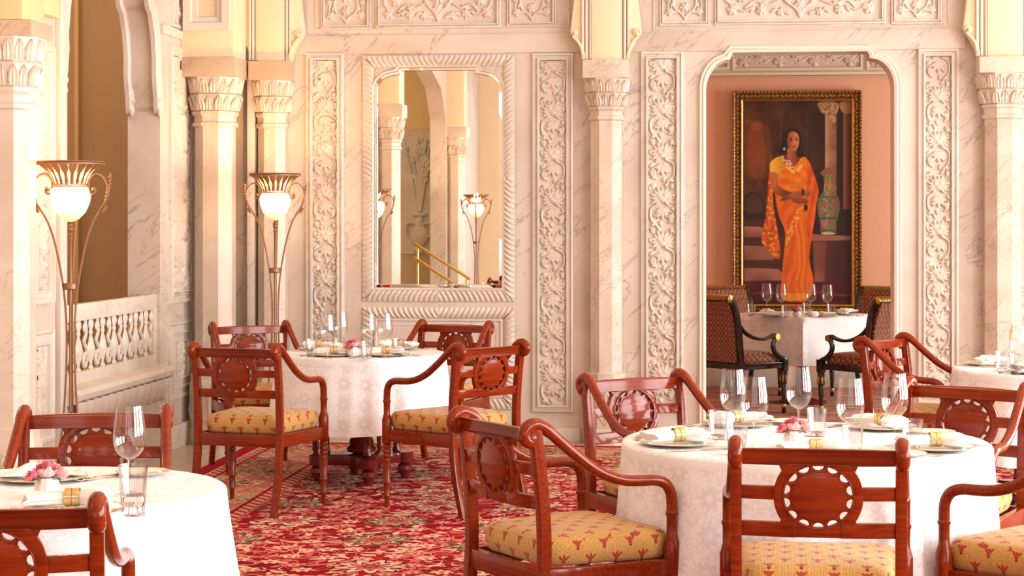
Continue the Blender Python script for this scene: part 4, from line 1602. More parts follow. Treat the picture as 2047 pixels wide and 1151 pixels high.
def round_cloth(x, y, r, hem, lab, seed=1, nf=14, amp=.022, flare=.05):
    rnd = random.Random(seed)
    ph = [(rnd.uniform(0, 6.28), rnd.choice([nf - 3, nf - 1, nf, nf + 2, nf + 5]), rnd.uniform(.5, 1)) for _ in range(4)]
    N = 220
    ztop = .7535
    rings = [(0.02, 0), (.3, 0), (.6, 0), (.85, 0), (.955, 0), (.98, -.0015), (.994, -.006), (1.0, -.014)]
    me = bpy.data.meshes.new('tablecloth')
    vs, uvs = [], []
    for (k, dz) in rings:
        for i in range(N):
            a = 2 * PI * i / N
            vs.append((k * r * math.cos(a), k * r * math.sin(a), ztop + dz))
            uvs.append((k * r * math.cos(a), k * r * math.sin(a)))
    D = ztop - hem
    M_ = 18
    for j in range(1, M_ + 1):
        t = j / M_
        for i in range(N):
            a = 2 * PI * i / N
            f = sum(w * math.sin(n * a + p + .5 * t) for p, n, w in ph) / 2.2
            f = math.copysign(abs(f) ** .8, f)
            rr = r + flare * t ** 1.2 + amp * (t ** .75) * f
            z = ztop - .014 - (D - .014) * t + .012 * t * math.cos(4 * a + seed) * (1 if t > .5 else 0)
            vs.append((rr * math.cos(a), rr * math.sin(a), z))
            k = r + D * t
            uvs.append((a * r, 2 + D * t))
    R_ = len(rings) + M_
    fs = [(j * N + i, j * N + (i + 1) % N, (j + 1) * N + (i + 1) % N, (j + 1) * N + i) for j in range(R_ - 1) for i in range(N)]
    fs.append(tuple(range(N)))
    me.from_pydata(vs, [], fs)
    ul = me.uv_layers.new(name='UVMap')
    for p in me.polygons:
        wrap = any(me.loops[l].vertex_index % N == 0 for l in p.loop_indices) and any(me.loops[l].vertex_index % N == N - 1 for l in p.loop_indices)
        for l in p.loop_indices:
            vi = me.loops[l].vertex_index
            u, v_ = uvs[vi]
            if wrap and vi % N == 0 and vi >= len(rings) * N: u += 2 * PI * r
            ul.data[l].uv = (u, v_)
    bm = bmesh.new(); bm.from_mesh(me); bmesh.ops.recalc_face_normals(bm, faces=bm.faces); bm.to_mesh(me); bm.free()
    me.shade_smooth()
    o = link_mesh('tablecloth', me, M['cloth'])
    o.location = (x, y, .012)
    return tag(o, lab, 'tablecloth')


def square_cloth(x, y, hs, hem, rz, lab):
    me = bpy.data.meshes.new('tablecloth')
    N = 44
    ext = hs + (.754 - hem)
    vs, uvs = [], []
    for j in range(N + 1):
        for i in range(N + 1):
            u, v = (i / N * 2 - 1) * ext, (j / N * 2 - 1) * ext
            ax, ay = max(0, abs(u) - hs), max(0, abs(v) - hs)
            cx_, cy_ = math.copysign(min(abs(u), hs), u), math.copysign(min(abs(v), hs), v)
            drop = max(ax, ay) * .5 + .5 * math.hypot(ax, ay)
            mn = min(ax, ay)
            out = .012 + .06 * (drop / (ext - hs)) + .10 * mn
            px = cx_ + (math.copysign(out if ax > 0 else 0, u))
            py = cy_ + (math.copysign(out if ay > 0 else 0, v))
            w = .012 * math.sin(9 * (u + v) + 1) * min(1, drop * 3)
            px += w * (ax > 0); py += w * (ay > 0)
            vs.append((px, py, .754 - drop * (1 if drop < .1 else 1)))
            uvs.append((u, v))
    fs = [(j * (N + 1) + i, j * (N + 1) + i + 1, (j + 1) * (N + 1) + i + 1, (j + 1) * (N + 1) + i) for j in range(N) for i in range(N)]
    me.from_pydata(vs, [], fs)
    ul = me.uv_layers.new(name='UVMap')
    for l in me.loops: ul.data[l.index].uv = uvs[l.vertex_index]
    me.shade_smooth()
    o = link_mesh('tablecloth', me, M['cloth'])
    o.location = (x, y, .012); o.rotation_euler = (0, 0, rz)
    return tag(o, lab, 'tablecloth')


T_MID, T_FRONT, T_LEFT, T_FARR, T_FAR = (-2.03, 10.80), (.345, 6.60), (-1.89, 5.156), (1.845, 9.98), (.812, 15.82)
round_table(*T_MID, .50, 'dark carved pedestal table under the middle white cloth', R(20))
round_table(*T_FRONT, .64, 'pedestal table hidden under the large white cloth at right', R(10))
round_table(*T_LEFT, .51, 'pedestal table hidden under the white cloth in the left foreground', R(30))
round_table(*T_FARR, .54, 'pedestal table under the white cloth at the far right edge', R(-8))
round_cloth(*T_MID, .50, .325, 'white damask cloth hanging in folds on the middle table below the mirror', 3, 17, .020, .05)
round_cloth(*T_FRONT, .645, .275, 'white damask cloth on the large round table at right', 5, 13, .016, .03)
round_cloth(*T_LEFT, .515, .22, 'bright white cloth on the left foreground table', 8, 9, .014, .085)
round_cloth(*T_FARR, .55, .30, 'white cloth on the table cut by the right edge', 11, 13, .020, .05)
ft = empty('square_table', (T_FAR[0], T_FAR[1], .012), R(42), 'square table beyond the doorway in front of the painting', 'table')
MB().box(-.42, .42, -.42, .42, .71, .745).build('tabletop', M['wood_d'], ft, bevel=.004)
MB().lathe([(.20, 0), (.20, .03), (.06, .06), (.05, .5), (.09, .71)], 16).build('pedestal', M['wood_d'], ft)
square_cloth(T_FAR[0], T_FAR[1], .43, .36, R(42), 'white damask cloth with hanging corner on the table beyond the doorway')
TZ = .012 + .7535


# ------------------------------------------------------------------ tableware
def make_wineglass():
    t = empty('wine_glass', cat='glass')
    MB().lathe([(.034, .0), (.0345, .0015), (.022, .004), (.008, .008), (.0042, .016), (.0036, .05), (.0038, .085), (.006, .097), (.012, .101)], 20, caps=False).build('stem', M['glass'], t)
    MB().lathe([(.0, .100), (.012, .101), (.028, .110), (.040, .126), (.0455, .146), (.0462, .165), (.0440, .19), (.0395, .222), (.0365, .25)], 28, caps=False).build('bowl', M['glass'], t)
    return t


def make_tumbler(h=.10, r0=.028, r1=.036, base=.014, heavy=False):
    t = empty('water_tumbler' if not heavy else 'heavy_tumbler', cat='glass')
    MB().lathe([(r0, .0), (r0 + .001, .004), (r1, h), (r1 - .0016, h), (r0 - .002, base + .002), (.0, base)], 24, caps=False).build('wall', M['tumbler'], t)
    if heavy:
        MB().lathe([(.018, 0), (.026, .002), (.029, .012), (.024, .026), (.030, .036), (.030, .052), (.002, .054)], 16, rfun=lambda a, z: 1 + (.09 * math.cos(8 * a) if z < .03 else .03 * math.cos(16 * a))).build('cut_base', M['solid'], t)
    else:
        MB().lathe([(r0 - .003, .001), (r0 - .0015, .004), (r0 - .001, base), (.001, base + .001)], 20).build('thick_base', M['solid'], t)
    return t


def make_plate(r=.135):
    t = empty('dinner_plate' if r > .1 else 'bread_plate', cat='plate')
    w = lambda a, z: 1 + .012 * math.cos(6 * a)
    MB().lathe([(r * .5, 0), (r * .58, .002), (r * .66, .004), (r * .95, .010), (r, .0115), (r * .995, .013), (r * .94, .0125), (r * .66, .008), (r * .58, .0055), (.002, .005)], 48, rfun=w).build('dish', M['china'], t)
    MB().tube([(r * w(a, 0) * math.cos(a) * .997, r * w(a, 0) * math.sin(a) *   .997, .0128) for a in np.linspace(0, 2 * PI, 49)], .0011, 5, caps=False).build('gold_rim', M['gold'], t)
    return t


def make_napkin(kind=0):
    """linen napkin pulled through a gold ring: a flared fan on one side, a rounded tail on the other"""
    t = empty('rolled_napkin', cat='napkin')
    rows = []
    L0, L1 = -.115, .10
    for j in range(25):
        q = j / 24
        x = L0 + (L1 - L0) * q
        x_ = x
        x = math.copysign(max(0, abs(x_) - .022) * 1.23, x_)
        d = x / .1
        if x < 0: w = .021 + .060 * min(1, (-x / .115)) ** 1.2; h = .019 - .006 * (-x / .115)
        else: w = .021 + .032 * math.sin(min(1, x / .075) * PI * .62); h = .019 + .006 * math.sin(min(1, x / .1) * PI)
        x = x_
        if j == 24: w *= .55; h *= .4
        ring = []
        for k in range(36):
            a = 2 * PI * k / 36
            rip = 1 + (.16 * min(1, abs(d)) * math.sin(7 * a + 1.3 * d))
            rz_ = h * math.sin(a) * rip
            ring.append((x + .008 * math.sin(3 * a) * abs(d), w * math.cos(a) * rip * (1 + .06 * math.sin(5 * a)), .022 + rz_))
        rows.append(ring)
    mb = MB().sheet(rows, closed=True)
    mb.f.append(tuple(range(36))); mb.f.append(tuple(len(mb.v) - 36 + i for i in range(36)))
    mb.build('linen', M['napkin'], t, angle=80)
    mb = MB()
    for (a, b) in ((-.019, -.001), (.001, .019)):
        rr = [(a, .0225), (a, .0245), ((a + b) / 2, .0255), (b, .0245), (b, .0225)]
        mb.sheet([[(x, r_ * 1.06 * math.cos(k * PI / 12), .024 + r_ * math.sin(k * PI / 12)) for k in range(24)] for x, r_ in rr], closed=True)
    mb.build('napkin_ring', M['gold'], t)
    return t


def make_folded():
    t = empty('folded_napkin', cat='napkin')
    rows = []
    for j in range(13):
        v = j / 12
        row = []
        for i in range(21):
            u = i / 20 * 2 - 1
            z = .010 + .030 * math.exp(-((u + .25) / .33) ** 2) * math.sin(PI * v) + .010 * math.sin(5 * u + 2 * v) * v
            row.append((u * (.135 - .02 * v), (v - .5) * .11 + .02 * math.sin(3 * u), max(.006, z)))
        rows.append(row)
    MB().sheet(rows).build('linen', M['napkin'], t, solid=.004)
    return t


def make_fork():
    t = empty('fork', cat='cutlery')
    L = .20
    mb = MB()
    mb.tube([(0, -.10, .004), (0, -.085, .004), (0, -.05, .005), (0, .02, .006), (0, .05, .008)], [.004, .009, .006, .0032, .005], 8, sq=(1, .35))
    mb.tube([(0, .045, .008), (0, .055, .006), (0, .066, .0045)], [.005, .011, .0115], 8, sq=(1, .25))
    mb.build('handle', M['silver'], t)
    for k in range(4):
        x = (k - 1.5) * .0062
        MB().tube([(x, .060, .005), (x, .080, .003), (x, .100, .009)], [.0021, .0018, .0009], 6).build('tine', M['silver'], t)
    return t


def make_knife():
    t = empty('table_knife', cat='cutlery')
    MB().tube([(0, -.115, .006), (0, -.105, .006), (0, -.08, .0065), (0, -.03, .006), (0, -.012, .005)], [.004, .010, .007, .0085, .005], 10, sq=(1, .55)).build('handle', M['silver'], t)
    MB().tube([(0, -.012, .005), (.001, .02, .005), (.001, .08, .0045), (-.003, .118, .004), (-.006, .125, .004)], [.005, .009, .0095, .006, .001], 8, sq=(1, .16)).build('blade', M['silver'], t)
    return t


def rose_mb(rad, seed):
    rnd = random.Random(seed)
    mb = MB()
    for ring_, (n, k, tilt, hh) in enumerate(((3, .30, .05, 1.0), (4, .52, .22, .95), (5, .78, .5, .85), (6, 1.0, .95, .62))):
        for i in range(n):
            a0 = 2 * PI * (i + rnd.uniform(-.15, .15)) / n + ring_ * .6
            rows = []
            for j in range(5):
                t = j / 4
                row = []
                for q in range(5):
                    s = q / 4 * 2 - 1
                    wd = (PI / n) * 1.25 * math.sin(PI * (.25 + .6 * t)) / .95
                    rr = rad * k * (.35 + .65 * math.sin(t * PI / 2)) + rad * .18 * t * t * tilt
                    z = rad * hh * 1.25 * t * (1 - .25 * tilt * t) * (1 - .12 * s * s) + rad * .05 * math.sin(4 * s + ring_)
                    aa = a0 + s * wd
                    rr *= 1 - .10 * s * s
                    row.append((rr * math.cos(aa), rr * math.sin(aa), z))
                rows.append(row)
            mb.sheet(rows)
    mb.ball((0, 0, rad * .5), (rad * .3, rad * .3, rad * .55), 8, 5)
    return mb


def make_posy():
    t = empty('rose_posy', cat='flowers')
    MB().lathe([(.020, 0), (.026, .003), (.034, .020), (.0345, .035), (.028, .050), (.025, .056), (.023, .055), (.028, .035)], 40, caps=False, rfun=lambda a, z: 1 + .035 * math.cos(12 * a)).build('fluted_vase', M['china'], t)
    spots = [(-.030, -.010, .058, -.6, -.2), (.0, -.022, .064, 0, -.6), (.032, -.004, .060, .6, -.1), (-.012, .020, .072, -.2, .5), (.020, .020, .070, .3, .5), (.002, .0, .082, 0, 0)]
    for i, (x, y, z, ty, tx) in enumerate(spots):
        o = rose_mb(.026 if i < 3 else .023, i).build('rose', M['rose'] if i % 3 == 0 or i == 5 else M['rose_p'], t, angle=80)
        o.location = (x, y, z - .006)
        o.rotation_euler = (tx * -.9 * -1, ty * .9, 0)
    for (x, y) in ((-.03, -.03), (.03, -.028), (.05, .01), (-.05, .01), (.0, .04)):
        MB().sheet([[(x * .5, y * .5, .05), (x * .5, y * .5, .05)], [(x * 1.0 - y * .25, y * 1.0 + x * .25, .058), (x * 1.0 + y * .25, y - x * .25, .058)], [(x * 1.35, y * 1.35, .050), (x * 1.35, y * 1.35, .050)]]).build('leaf', M['leaf'], t, solid=.0008)
    return t


GL, TU, HT, PL_, BP = make_wineglass(), make_tumbler(), make_tumbler(.135, .030, .038, .054, True), make_plate(.135), make_plate(.08)
NP, FN, FK, KN, PY = make_napkin(), make_folded(), make_fork(), make_knife(), make_posy()

SYM = {'mid': 'the middle table', 'front': 'the large round table', 'left': 'the left foreground table', 'farr': 'the far right table', 'far': 'the table beyond the doorway'}


def put_px(proto, u, v_rim, h, label, group, rz=0.0):
    x, y = ground(u, v_rim, TZ + h)
    return place(proto, (x, y, TZ + .001), rz, label, group)


def setting(tc, r, ang, where, tab, ring=True, side=True, rot=None, lean=0.0, knife=True, fork=True):
    """place setting for a sitter at angle ang (world, from table centre)"""
    ca, sa = math.cos(ang), math.sin(ang)
    px, py = tc[0] + ca * (r - .165), tc[1] + sa * (r - .165)
    rz = ang + PI / 2            # local +y points to the table centre
    place(PL_, (px, py, TZ + .001), rz, 'gold-rimmed white dinner plate %s' % where, 'dinner plates on ' + SYM[tab])
    nr = rot if rot is not None else rz + .1
    place(NP if ring else FN, (px, py, TZ + .012), nr, ('ringed white napkin on the plate %s' if ring else 'folded white napkin on the plate %s') % where, 'napkins on ' + SYM[tab])
    tx, ty = -sa, ca             # sitter's left (facing the centre) is +t rotated: left = -t
    if knife:
        place(KN, (px + tx * .165, py + ty * .165, TZ + .001), rz + PI, 'table knife at the right of the plate %s' % where, 'knives on ' + SYM[tab])
    if fork:
        place(FK, (px - tx * .165, py - ty * .165, TZ + .001), rz, 'fork at the left of the plate %s' % where, 'forks on ' + SYM[tab])
    if side:
        q = ang - (.23 + .03) / r * 1.15
        place(BP, (tc[0] + math.cos(q) * (r - .13), tc[1] + math.sin(q) * (r - .13), TZ + .001), rz, 'small side plate left of the setting %s' % where, 'side plates on ' + SYM[tab])


def ang(t, x, y): return math.atan2(y - t[1], x - t[0])


F, Md, Lf = T_FRONT, T_MID, T_LEFT
setting(F, .65, ang(F, -.119, 7.45), 'nearest the glare-backed chair', 'front', knife=True)
setting(F, .65, ang(F, -.43, 6.25), 'beside the side-view chair at lower centre', 'front', rot=R(25))
setting(F, .65, ang(F, .36, 5.8), 'just behind the near centre chair', 'front', rot=R(2), side=False)
setting(F, .65, ang(F, .95, 7.35), 'by the large table\'s rear right chair', 'front', rot=R(-60))
setting(F, .65, ang(F, 1.05, 6.2), 'at the large table\'s right edge', 'front', rot=R(8))
for i, (u, v, lab) in enumerate(((1465, 738, 'wine glass at the rear left of the large round table'), (1508, 753, 'wine glass just left of the rose posy on the large round table'),
                                 (1597, 733, 'wine glass standing behind the posy on the large round table'), (1700, 756, 'wine glass right of the posy on the large round table'),
                                 (1789, 746, 'rightmost wine glass on the large round table'))):
    put_px(GL, u, v, .25, lab, 'wine glasses on the large round table')
for (u, v, lab) in ((1435, 821, 'leftmost tumbler on the large round table'), (1473, 849, 'tumbler just above the near chair\'s left post, large round table'),
                    (1633, 816, 'tumbler right behind the rose posy on the large round table'), (1704, 852, 'tumbler in front of the fourth wine glass, large round table'),
                    (1824, 838, 'rightmost tumbler on the large round table')):
    put_px(TU, u, v, .10, lab, 'tumblers on the large round table')
x, y = ground(1587, 893, TZ)
place(PY, (x, y, TZ), 0, 'posy of pink roses in a fluted white vase on the large round table')

for (cx_, cy_, w) in ((-2.374, 9.742, 'at front left'), (-1.378, 9.87, 'at front right'), (-2.725, 11.22, 'at rear left'), (-1.705, 11.4, 'at rear right')):
    setting(Md, .50, ang(Md, cx_, cy_), w + ', middle table', 'mid', side=False, rot=R(8) if cy_ < 10.5 else R(170))
for (u, v, lab) in ((654, 629, 'leftmost wine glass on the middle table'), (680, 623, 'second wine glass from the left on the middle table'), (736, 628, 'third wine glass from the left on the middle table'),
                    (769, 627, 'rightmost wine glass on the middle table')):
    put_px(GL, u, v, .25, lab, 'wine glasses on the middle table')
for (u, v, lab) in ((623, 678, 'leftmost tumbler on the middle table'), (677, 675, 'tumbler left of the pink posy on the middle table'), (733, 682, 'tumbler right of the pink posy on the middle table'), (796, 677, 'rightmost tumbler on the middle table')):
    put_px(TU, u, v, .10, lab, 'tumblers on the middle table')
x, y = ground(706, 713, TZ)
place(PY, (x, y, TZ), .7, 'small posy of pink roses on the middle table')

# left foreground table
def at_px(proto, u, v, rz, label, group, dz=.001):
    x, y = ground(u, v, TZ)
    return place(proto, (x, y, TZ + dz), rz, label, group)


at_px(PL_, 82, 960, 0, 'white plate at the back of the left foreground table, behind the posy', 'dinner plates on the left foreground table')
at_px(FN, 78, 958, R(8), 'white folded napkin lying on the back plate of the left foreground table', 'napkins on the left foreground table', .012)
at_px(BP, 285, 950, 0, 'side plate behind the tumbler on the left foreground table', 'side plates on the left foreground table')
at_px(PL_, 150, 1025, 0, 'white plate at the front of the left foreground table, gold ring on it', 'dinner plates on the left foreground table')
at_px(NP, 145, 1020, R(10), 'white napkin in a gold ring on the front plate of the left foreground table', 'napkins on the left foreground table', .012)
at_px(FK, 198, 957, R(150), 'left one of two forks lying behind the posy, left foreground table', 'forks on the left foreground table')
at_px(FK, 214, 955, R(150), 'right one of two forks lying behind the posy, left foreground table', 'forks on the left foreground table')
at_px(FK, 8, 1030, R(4), 'fork at the left edge of the photo on the left foreground table', 'forks on the left foreground table')
at_px(FK, 30, 1030, R(4), 'fork just left of the front plate on the left foreground table', 'forks on the left foreground table')
x, y = ground(94, 994, TZ)
place(PY, (x, y, TZ), .3, 'posy of pink roses in a fluted vase on the left foreground table')
put_px(GL, 259, 811, .25, 'large wine glass on the left foreground table', 'glasses on the left foreground table')
put_px(HT, 266, 929, .135, 'heavy-based tumbler with cut foot on the left foreground table', 'glasses on the left foreground table')

# far right table
Fr = T_FARR
setting(Fr, .55, ang(Fr, 1.27, 10.3), 'on the far right table, rear side', 'farr', side=True)
setting(Fr, .55, ang(Fr, 1.5, 9.3), 'on the far right table, front side', 'farr', side=False, rot=R(20))
for (u, v, lab) in ((2036, 650, 'wine glass cut by the right edge on the far right table'),):
    put_px(GL, u, v, .25, lab, 'glasses on the far right table')
for (u, v, lab) in ((2003, 703, 'tumbler on the far right table, left one'), (2031, 708, 'tumbler on the far right table, right one')):
    put_px(TU, u, v, .10, lab, 'glasses on the far right table')

# table beyond the doorway
for (u, v, lab) in ((1533, 567, 'leftmost wine glass on the table beyond the doorway'), (1562, 568, 'second wine glass from the left on the table beyond the doorway'),
                    (1621, 568, 'third wine glass from the left on the table beyond the doorway'), (1654, 569, 'rightmost wine glass on the table beyond the doorway')):
    put_px(GL, u, v, .25, lab, 'wine glasses on the table beyond the doorway')
for (u, v, lab) in ((1502, 608, 'leftmost tumbler on the table beyond the doorway'), (1571, 611, 'second tumbler from the left on the table beyond the doorway'),
                    (1613, 606, 'tumbler right of the tiny posy beyond the doorway'), (1662, 608, 'rightmost tumbler on the table beyond the doorway')):
    put_px(TU, u, v, .10, lab, 'tumblers on the table beyond the doorway')
x, y = ground(1593, 634, TZ)
place(PY, (x, y, TZ), 1.2, 'tiny pink posy on the table beyond the doorway')
for (u, v, lab) in ((1535, 631, 'at left of the table beyond the doorway'), (1640, 636, 'at the front corner of the table beyond the doorway'), (1690, 629, 'at right of the table beyond the doorway')):
    at_px(PL_, u, v, 0, 'white plate ' + lab, 'plates on the table beyond the doorway')
    at_px(NP, u, v, R(u), 'white ringed napkin ' + lab, 'napkins on the table beyond the doorway', .012)
for (u, v, a, lab) in ((1500, 629, 70, 'knife lying at the left end of the table beyond the doorway'), (1728, 632, -40, 'knife lying at the right end of the table beyond the doorway')):
    at_px(KN, u, v, R(a), lab, 'knives on the table beyond the doorway')


# ------------------------------------------------------------------ bronze floor lamps
def make_lamp():
    t = empty('floor_lamp', cat='lamp')
    MB().lathe([(.004, 1.535), (.012, 1.537), (.045, 1.552), (.078, 1.588), (.098, 1.635), (.104, 1.675), (.098, 1.705), (.078, 1.722)], 32, caps=False, rfun=lambda a, z: 1 + (.012 * math.cos(16 * a) if z < 1.6 else 0)).build('globe', M['globe'], t)
    # pierced crown: thin flared leaves between two rings
    cr = MB()
    for (r_, z, q) in ((.082, 1.722, .006), (.088, 1.732, .004), (.168, 1.838, .006)):
        cr.tube([(r_ * math.cos(a), r_ * math.sin(a), z) for a in np.linspace(0, 2 * PI, 41)], q, 6, caps=False)
    rim = [(.150, 1.832), (.174, 1.846), (.170, 1.852), (.140, 1.838)]
    cr.lathe(rim, 32, caps=False, rfun=lambda a, z: 1 + .02 * math.cos(20 * a))
    crown = cr.build('crown', M['bronze'], t)
    n = 20
    base_leaf = None
    for i in range(n):
        a = 2 * PI * i / n
        if base_leaf is None:
            rows = []
            for j in range(8):
                q = j / 7
                r_ = .084 + .022 * q + .052 * q ** 2.4
                z = 1.728 + .108 * q
                w = .0045 + .017 * q ** 1.5 + .004 * math.sin(PI * q * 3)
                rows.append([(r_ + .004 * (1 - abs(s)), s * w, z) for s in (-1, -.5, 0, .5, 1)])
            base_leaf = MB().sheet(rows).build('crown_leaf', M['bronze'], crown, solid=.002)
            o = base_leaf
        else:
            o = link_mesh('crown_leaf', base_leaf.data, None, crown)
        o.rotation_euler = (0, 0, a)
    # three scrolled legs
    leg_pts = [(.088, 1.705), (.094, 1.695), (.112, 1.690), (.128, 1.702), (.126, 1.722), (.112, 1.728)]
    inner = []
    for k in range(14):
        an = -2.6 + 5.0 * k / 13
    side = [(.128, 1.712), (.120, 1.726), (.106, 1.722), (.098, 1.705), (.104, 1.684), (.086, 1.69), (.078, 1.73), (.098, 1.775), (.135, 1.792), (.172, 1.772), (.192, 1.725), (.190, 1.675), (.170, 1.625), (.150, 1.590),
            (.118, 1.535), (.085, 1.44), (.058, 1.32), (.038, 1.20), (.026, 1.08), (.020, .95), (.022, .80), (.030, .62), (.045, .45), (.075, .25), (.115, .09), (.150, .012)]
    side = [(.118, 1.715), (.128, 1.708), (.130, 1.694), (.118, 1.683), (.102, 1.688), (.096, 1.71), (.096, 1.745), (.112, 1.775), (.14, 1.787), (.170, 1.772), (.190, 1.735), (.194, 1.69), (.180, 1.64)] + side[13:]
    for a in (0, PI, PI / 2):
        c, s = math.cos(a), math.sin(a)
        path = catmull([(r_ * c, r_ * s, z) for r_, z in side], 4)
        lo = MB().tube(path, [.007] * len(path), 6, sq=(1.25, .8)).build('leg', M['bronze'], t)
        mb = MB()
        for k in range(7):
            q = k / 6
            r0_, z0_ = .196 - .018 * q * q - .002, 1.765 - .12 * q
            mb.tube([(r0_ * c, r0_ * s, z0_), ((r0_ + .012) * c - .006 * s, (r0_ + .012) * s + .006 * c, z0_ + .012), ((r0_ + .016) * c, (r0_ + .016) * s, z0_ + .026)], [.006, .0075, .0015], 6)
        mb.tube([(.186 * c, .186 * s, 1.62), (.166 * c, .166 * s, 1.585)], [.012, .008], 4)
        mb.build('acanthus_leaf', M['bronze'], lo)
        MB().ball((.118 * c, .118 * s, 1.706), .011, 8, 6).build('scroll_end', M['bronze'], lo)
    MB().lathe([(.009, 1.12), (.009, 1.46), (.014, 1.47), (.009, 1.48), (.016, 1.495), (.013, 1.505), (.017, 1.515), (.008, 1.528), (.014, 1.536)], 10).build('pole', M['bronze'], t)
    MB().lathe([(.028, 1.185), (.034, 1.19), (.034, 1.215), (.028, 1.22)], 16).build('collar', M['bronze'], t)
    MB().lathe([(.008, .55), (.008, 1.2)], 8).build('stem', M['bronze'], t)
    MB().lathe([(.04, .50), (.046, .505), (.046, .52), (.04, .525)], 16).build('lower_collar', M['bronze'], t)
    return t


lamp = make_lamp()
LG = 'bronze floor lamps'
for (x, y, z, a, lab) in ((-3.285, 9.32, 0.0, 6, 'large bronze floor lamp with glowing globe, in front of the left arched opening'),
                          (-2.875, 12.17, .012, 6, 'smaller-looking bronze floor lamp with glowing globe beside the corner columns'),
                          (-3.40, 7.0, 0.0, -10, 'bronze floor lamp seen only in the mirror, at its left edge'),
                          (-3.10, .95, 0.0, -5, 'bronze floor lamp seen only in the mirror, toward its right edge')):
    place(lamp, (x, y, z), R(a), lab, LG, 'lamp')
    d = bpy.data.lights.new('lamp_bulb', 'POINT')
    d.energy = 40; d.color = (1.0, .55, .22); d.shadow_soft_size = .06
    o = bpy.data.objects.new('lamp_bulb', d); o.location = (x, y, z + 1.80); COL.objects.link(o)
# chair seen in the mirror is one of the dining chairs behind the camera
place(chair, (-2.2, 1.6, .012), R(30), 'mahogany armchair seen only as a reflection low in the mirror', CG, 'chair')

# ------------------------------------------------------------------ the painting: canvas with painted mesh colours, gilt frame
Yp = YFAR - .03
fx0, fzt = onback(1465, 183, Yp); fx1, _ = onback(1722, 183, Yp); fzb = onback(1600, 628, Yp)[1]
cx0, czt = onback(1486, 204, Yp); cx1, _ = onback(1703, 204, Yp); czb = fzb + (fzt - czt)
W_, H_ = 270, 520
gx, gy = np.meshgrid(np.linspace(1486, 1703, W_), np.linspace(204, 610, H_))
img = np.zeros((H_, W_, 3))
rng = np.random.default_rng(5)


def vnoise(sx, sy, seed):
    r_ = np.random.default_rng(seed)
    a = r_.random((int(sy) + 3, int(sx) + 3))
    xx = (gx - 1486) / 217 * sx; yy = (gy - 204) / 406 * sy
    ix, iy = xx.astype(int), yy.astype(int)
    fx_, fy_ = xx - ix, yy - iy
    fx_, fy_ = fx_ * fx_ * (3 - 2 * fx_), fy_ * fy_ * (3 - 2 * fy_)
    return (a[iy, ix] * (1 - fx_) + a[iy, ix + 1] * fx_) * (1 - fy_) + (a[iy + 1, ix] * (1 - fx_) + a[iy + 1, ix + 1] * fx_) * fy_


def blur(m, k):
    for _ in range(k):
        m = (m + np.roll(m, 1, 0) + np.roll(m, -1, 0) + np.roll(m, 1, 1) + np.roll(m, -1, 1)) / 5
    return m


def poly(pts, smooth=True):
    if smooth:
        P_ = [pts[-1]] + list(pts) + [pts[0], pts[1]]
        out = []
        for i in range(1, len(P_) - 2):
            p0, p1, p2, p3 = map(np.array, P_[i - 1:i + 3])
            for j in range(4):
                t = j / 4
                out.append(.5 * ((2 * p1) + (-p0 + p2) * t + (2 * p0 - 5 * p1 + 4 * p2 - p3) * t * t + (-p0 + 3 * p1 - 3 * p2 + p3) * t ** 3))
        pts = out
    ins = np.zeros(gx.shape, bool)
    n = len(pts)
    for i in range(n):
        (xa, ya), (xb, yb) = pts[i], pts[(i + 1) % n]
        if ya == yb: continue
        c = ((ya > gy) != (yb > gy)) & (gx < (xb - xa) * (gy - ya) / (yb - ya) + xa)
        ins ^= c
    return ins.astype(float)


def ellm(cx, cy, rx, ry, a=0.0):
    dx, dy = gx - cx, gy - cy
    c, s = math.cos(a), math.sin(a)
    return (((dx * c + dy * s) / rx) ** 2 + ((dy * c - dx * s) / ry) ** 2 < 1).astype(float)


def paint(mask, col, soft=1, alpha=1.0):
    global img
    m = (blur(mask, soft) * alpha)[..., None]
    col = np.array(col, float) if not isinstance(col, np.ndarray) or col.ndim == 1 else col
    img = img * (1 - m) + col * m


def shade(c1, c2, t):
    t = np.clip(t, 0, 1)[..., None]
    return np.array(c1, float) * (1 - t) + np.array(c2, float) * t


N1, N2, N3 = vnoise(6, 10, 1), vnoise(20, 40, 2), vnoise(60, 120, 3)
img = shade((84, 46, 24), (36, 18, 12), (gx - 1500) / 200 + (N1 - .5) * .8)
img = img * (.85 + .3 * N2[..., None])
paint(poly([(1487, 225), (1510, 222), (1535, 232), (1552, 255), (1556, 290), (1552, 350), (1487, 352)]), shade((92, 52, 24), (60, 34, 20), (gx - 1490) / 70), 3)
paint(poly([(1487, 240), (1505, 238), (1526, 248), (1540, 270), (1541, 348), (1487, 348)]), shade((120, 62, 24), (88, 46, 20), N2), 3)
paint(poly([(1497, 262), (1512, 256), (1526, 266), (1530, 345), (1497, 345)]), shade((160, 84, 30), (96, 50, 22), N1 + .2), 3, .8)
paint(ellm(1512, 254, 12, 9), (150, 70, 28), 2, .8)
for xx in (1560, 1612): paint(((gx > xx) & (gx < xx + 3) & (gy > 225) & (gy < 420)).astype(float), (92, 56, 34), 2, .6)
# columns
paint(((gx > 1649) & (gx < 1673) & (gy > 225) & (gy < 400)).astype(float), shade((178, 138, 104), (110, 74, 54), (gx - 1652) / 22 + N2 * .4 - .2), 2)
paint(poly([(1636, 206), (1672, 206), (1676, 222), (1668, 232), (1672, 246), (1652, 246), (1650, 232), (1640, 224)]), shade((196, 158, 118), (120, 80, 54), N3), 1)
paint(((gx > 1686) & (gx < 1703) & (gy > 215) & (gy < 420)).astype(float), shade((140, 88, 58), (74, 40, 30), (gx - 1686) / 16), 2)
paint(poly([(1678, 207), (1703, 206), (1703, 226), (1684, 226)]), (160, 112, 78), 1)
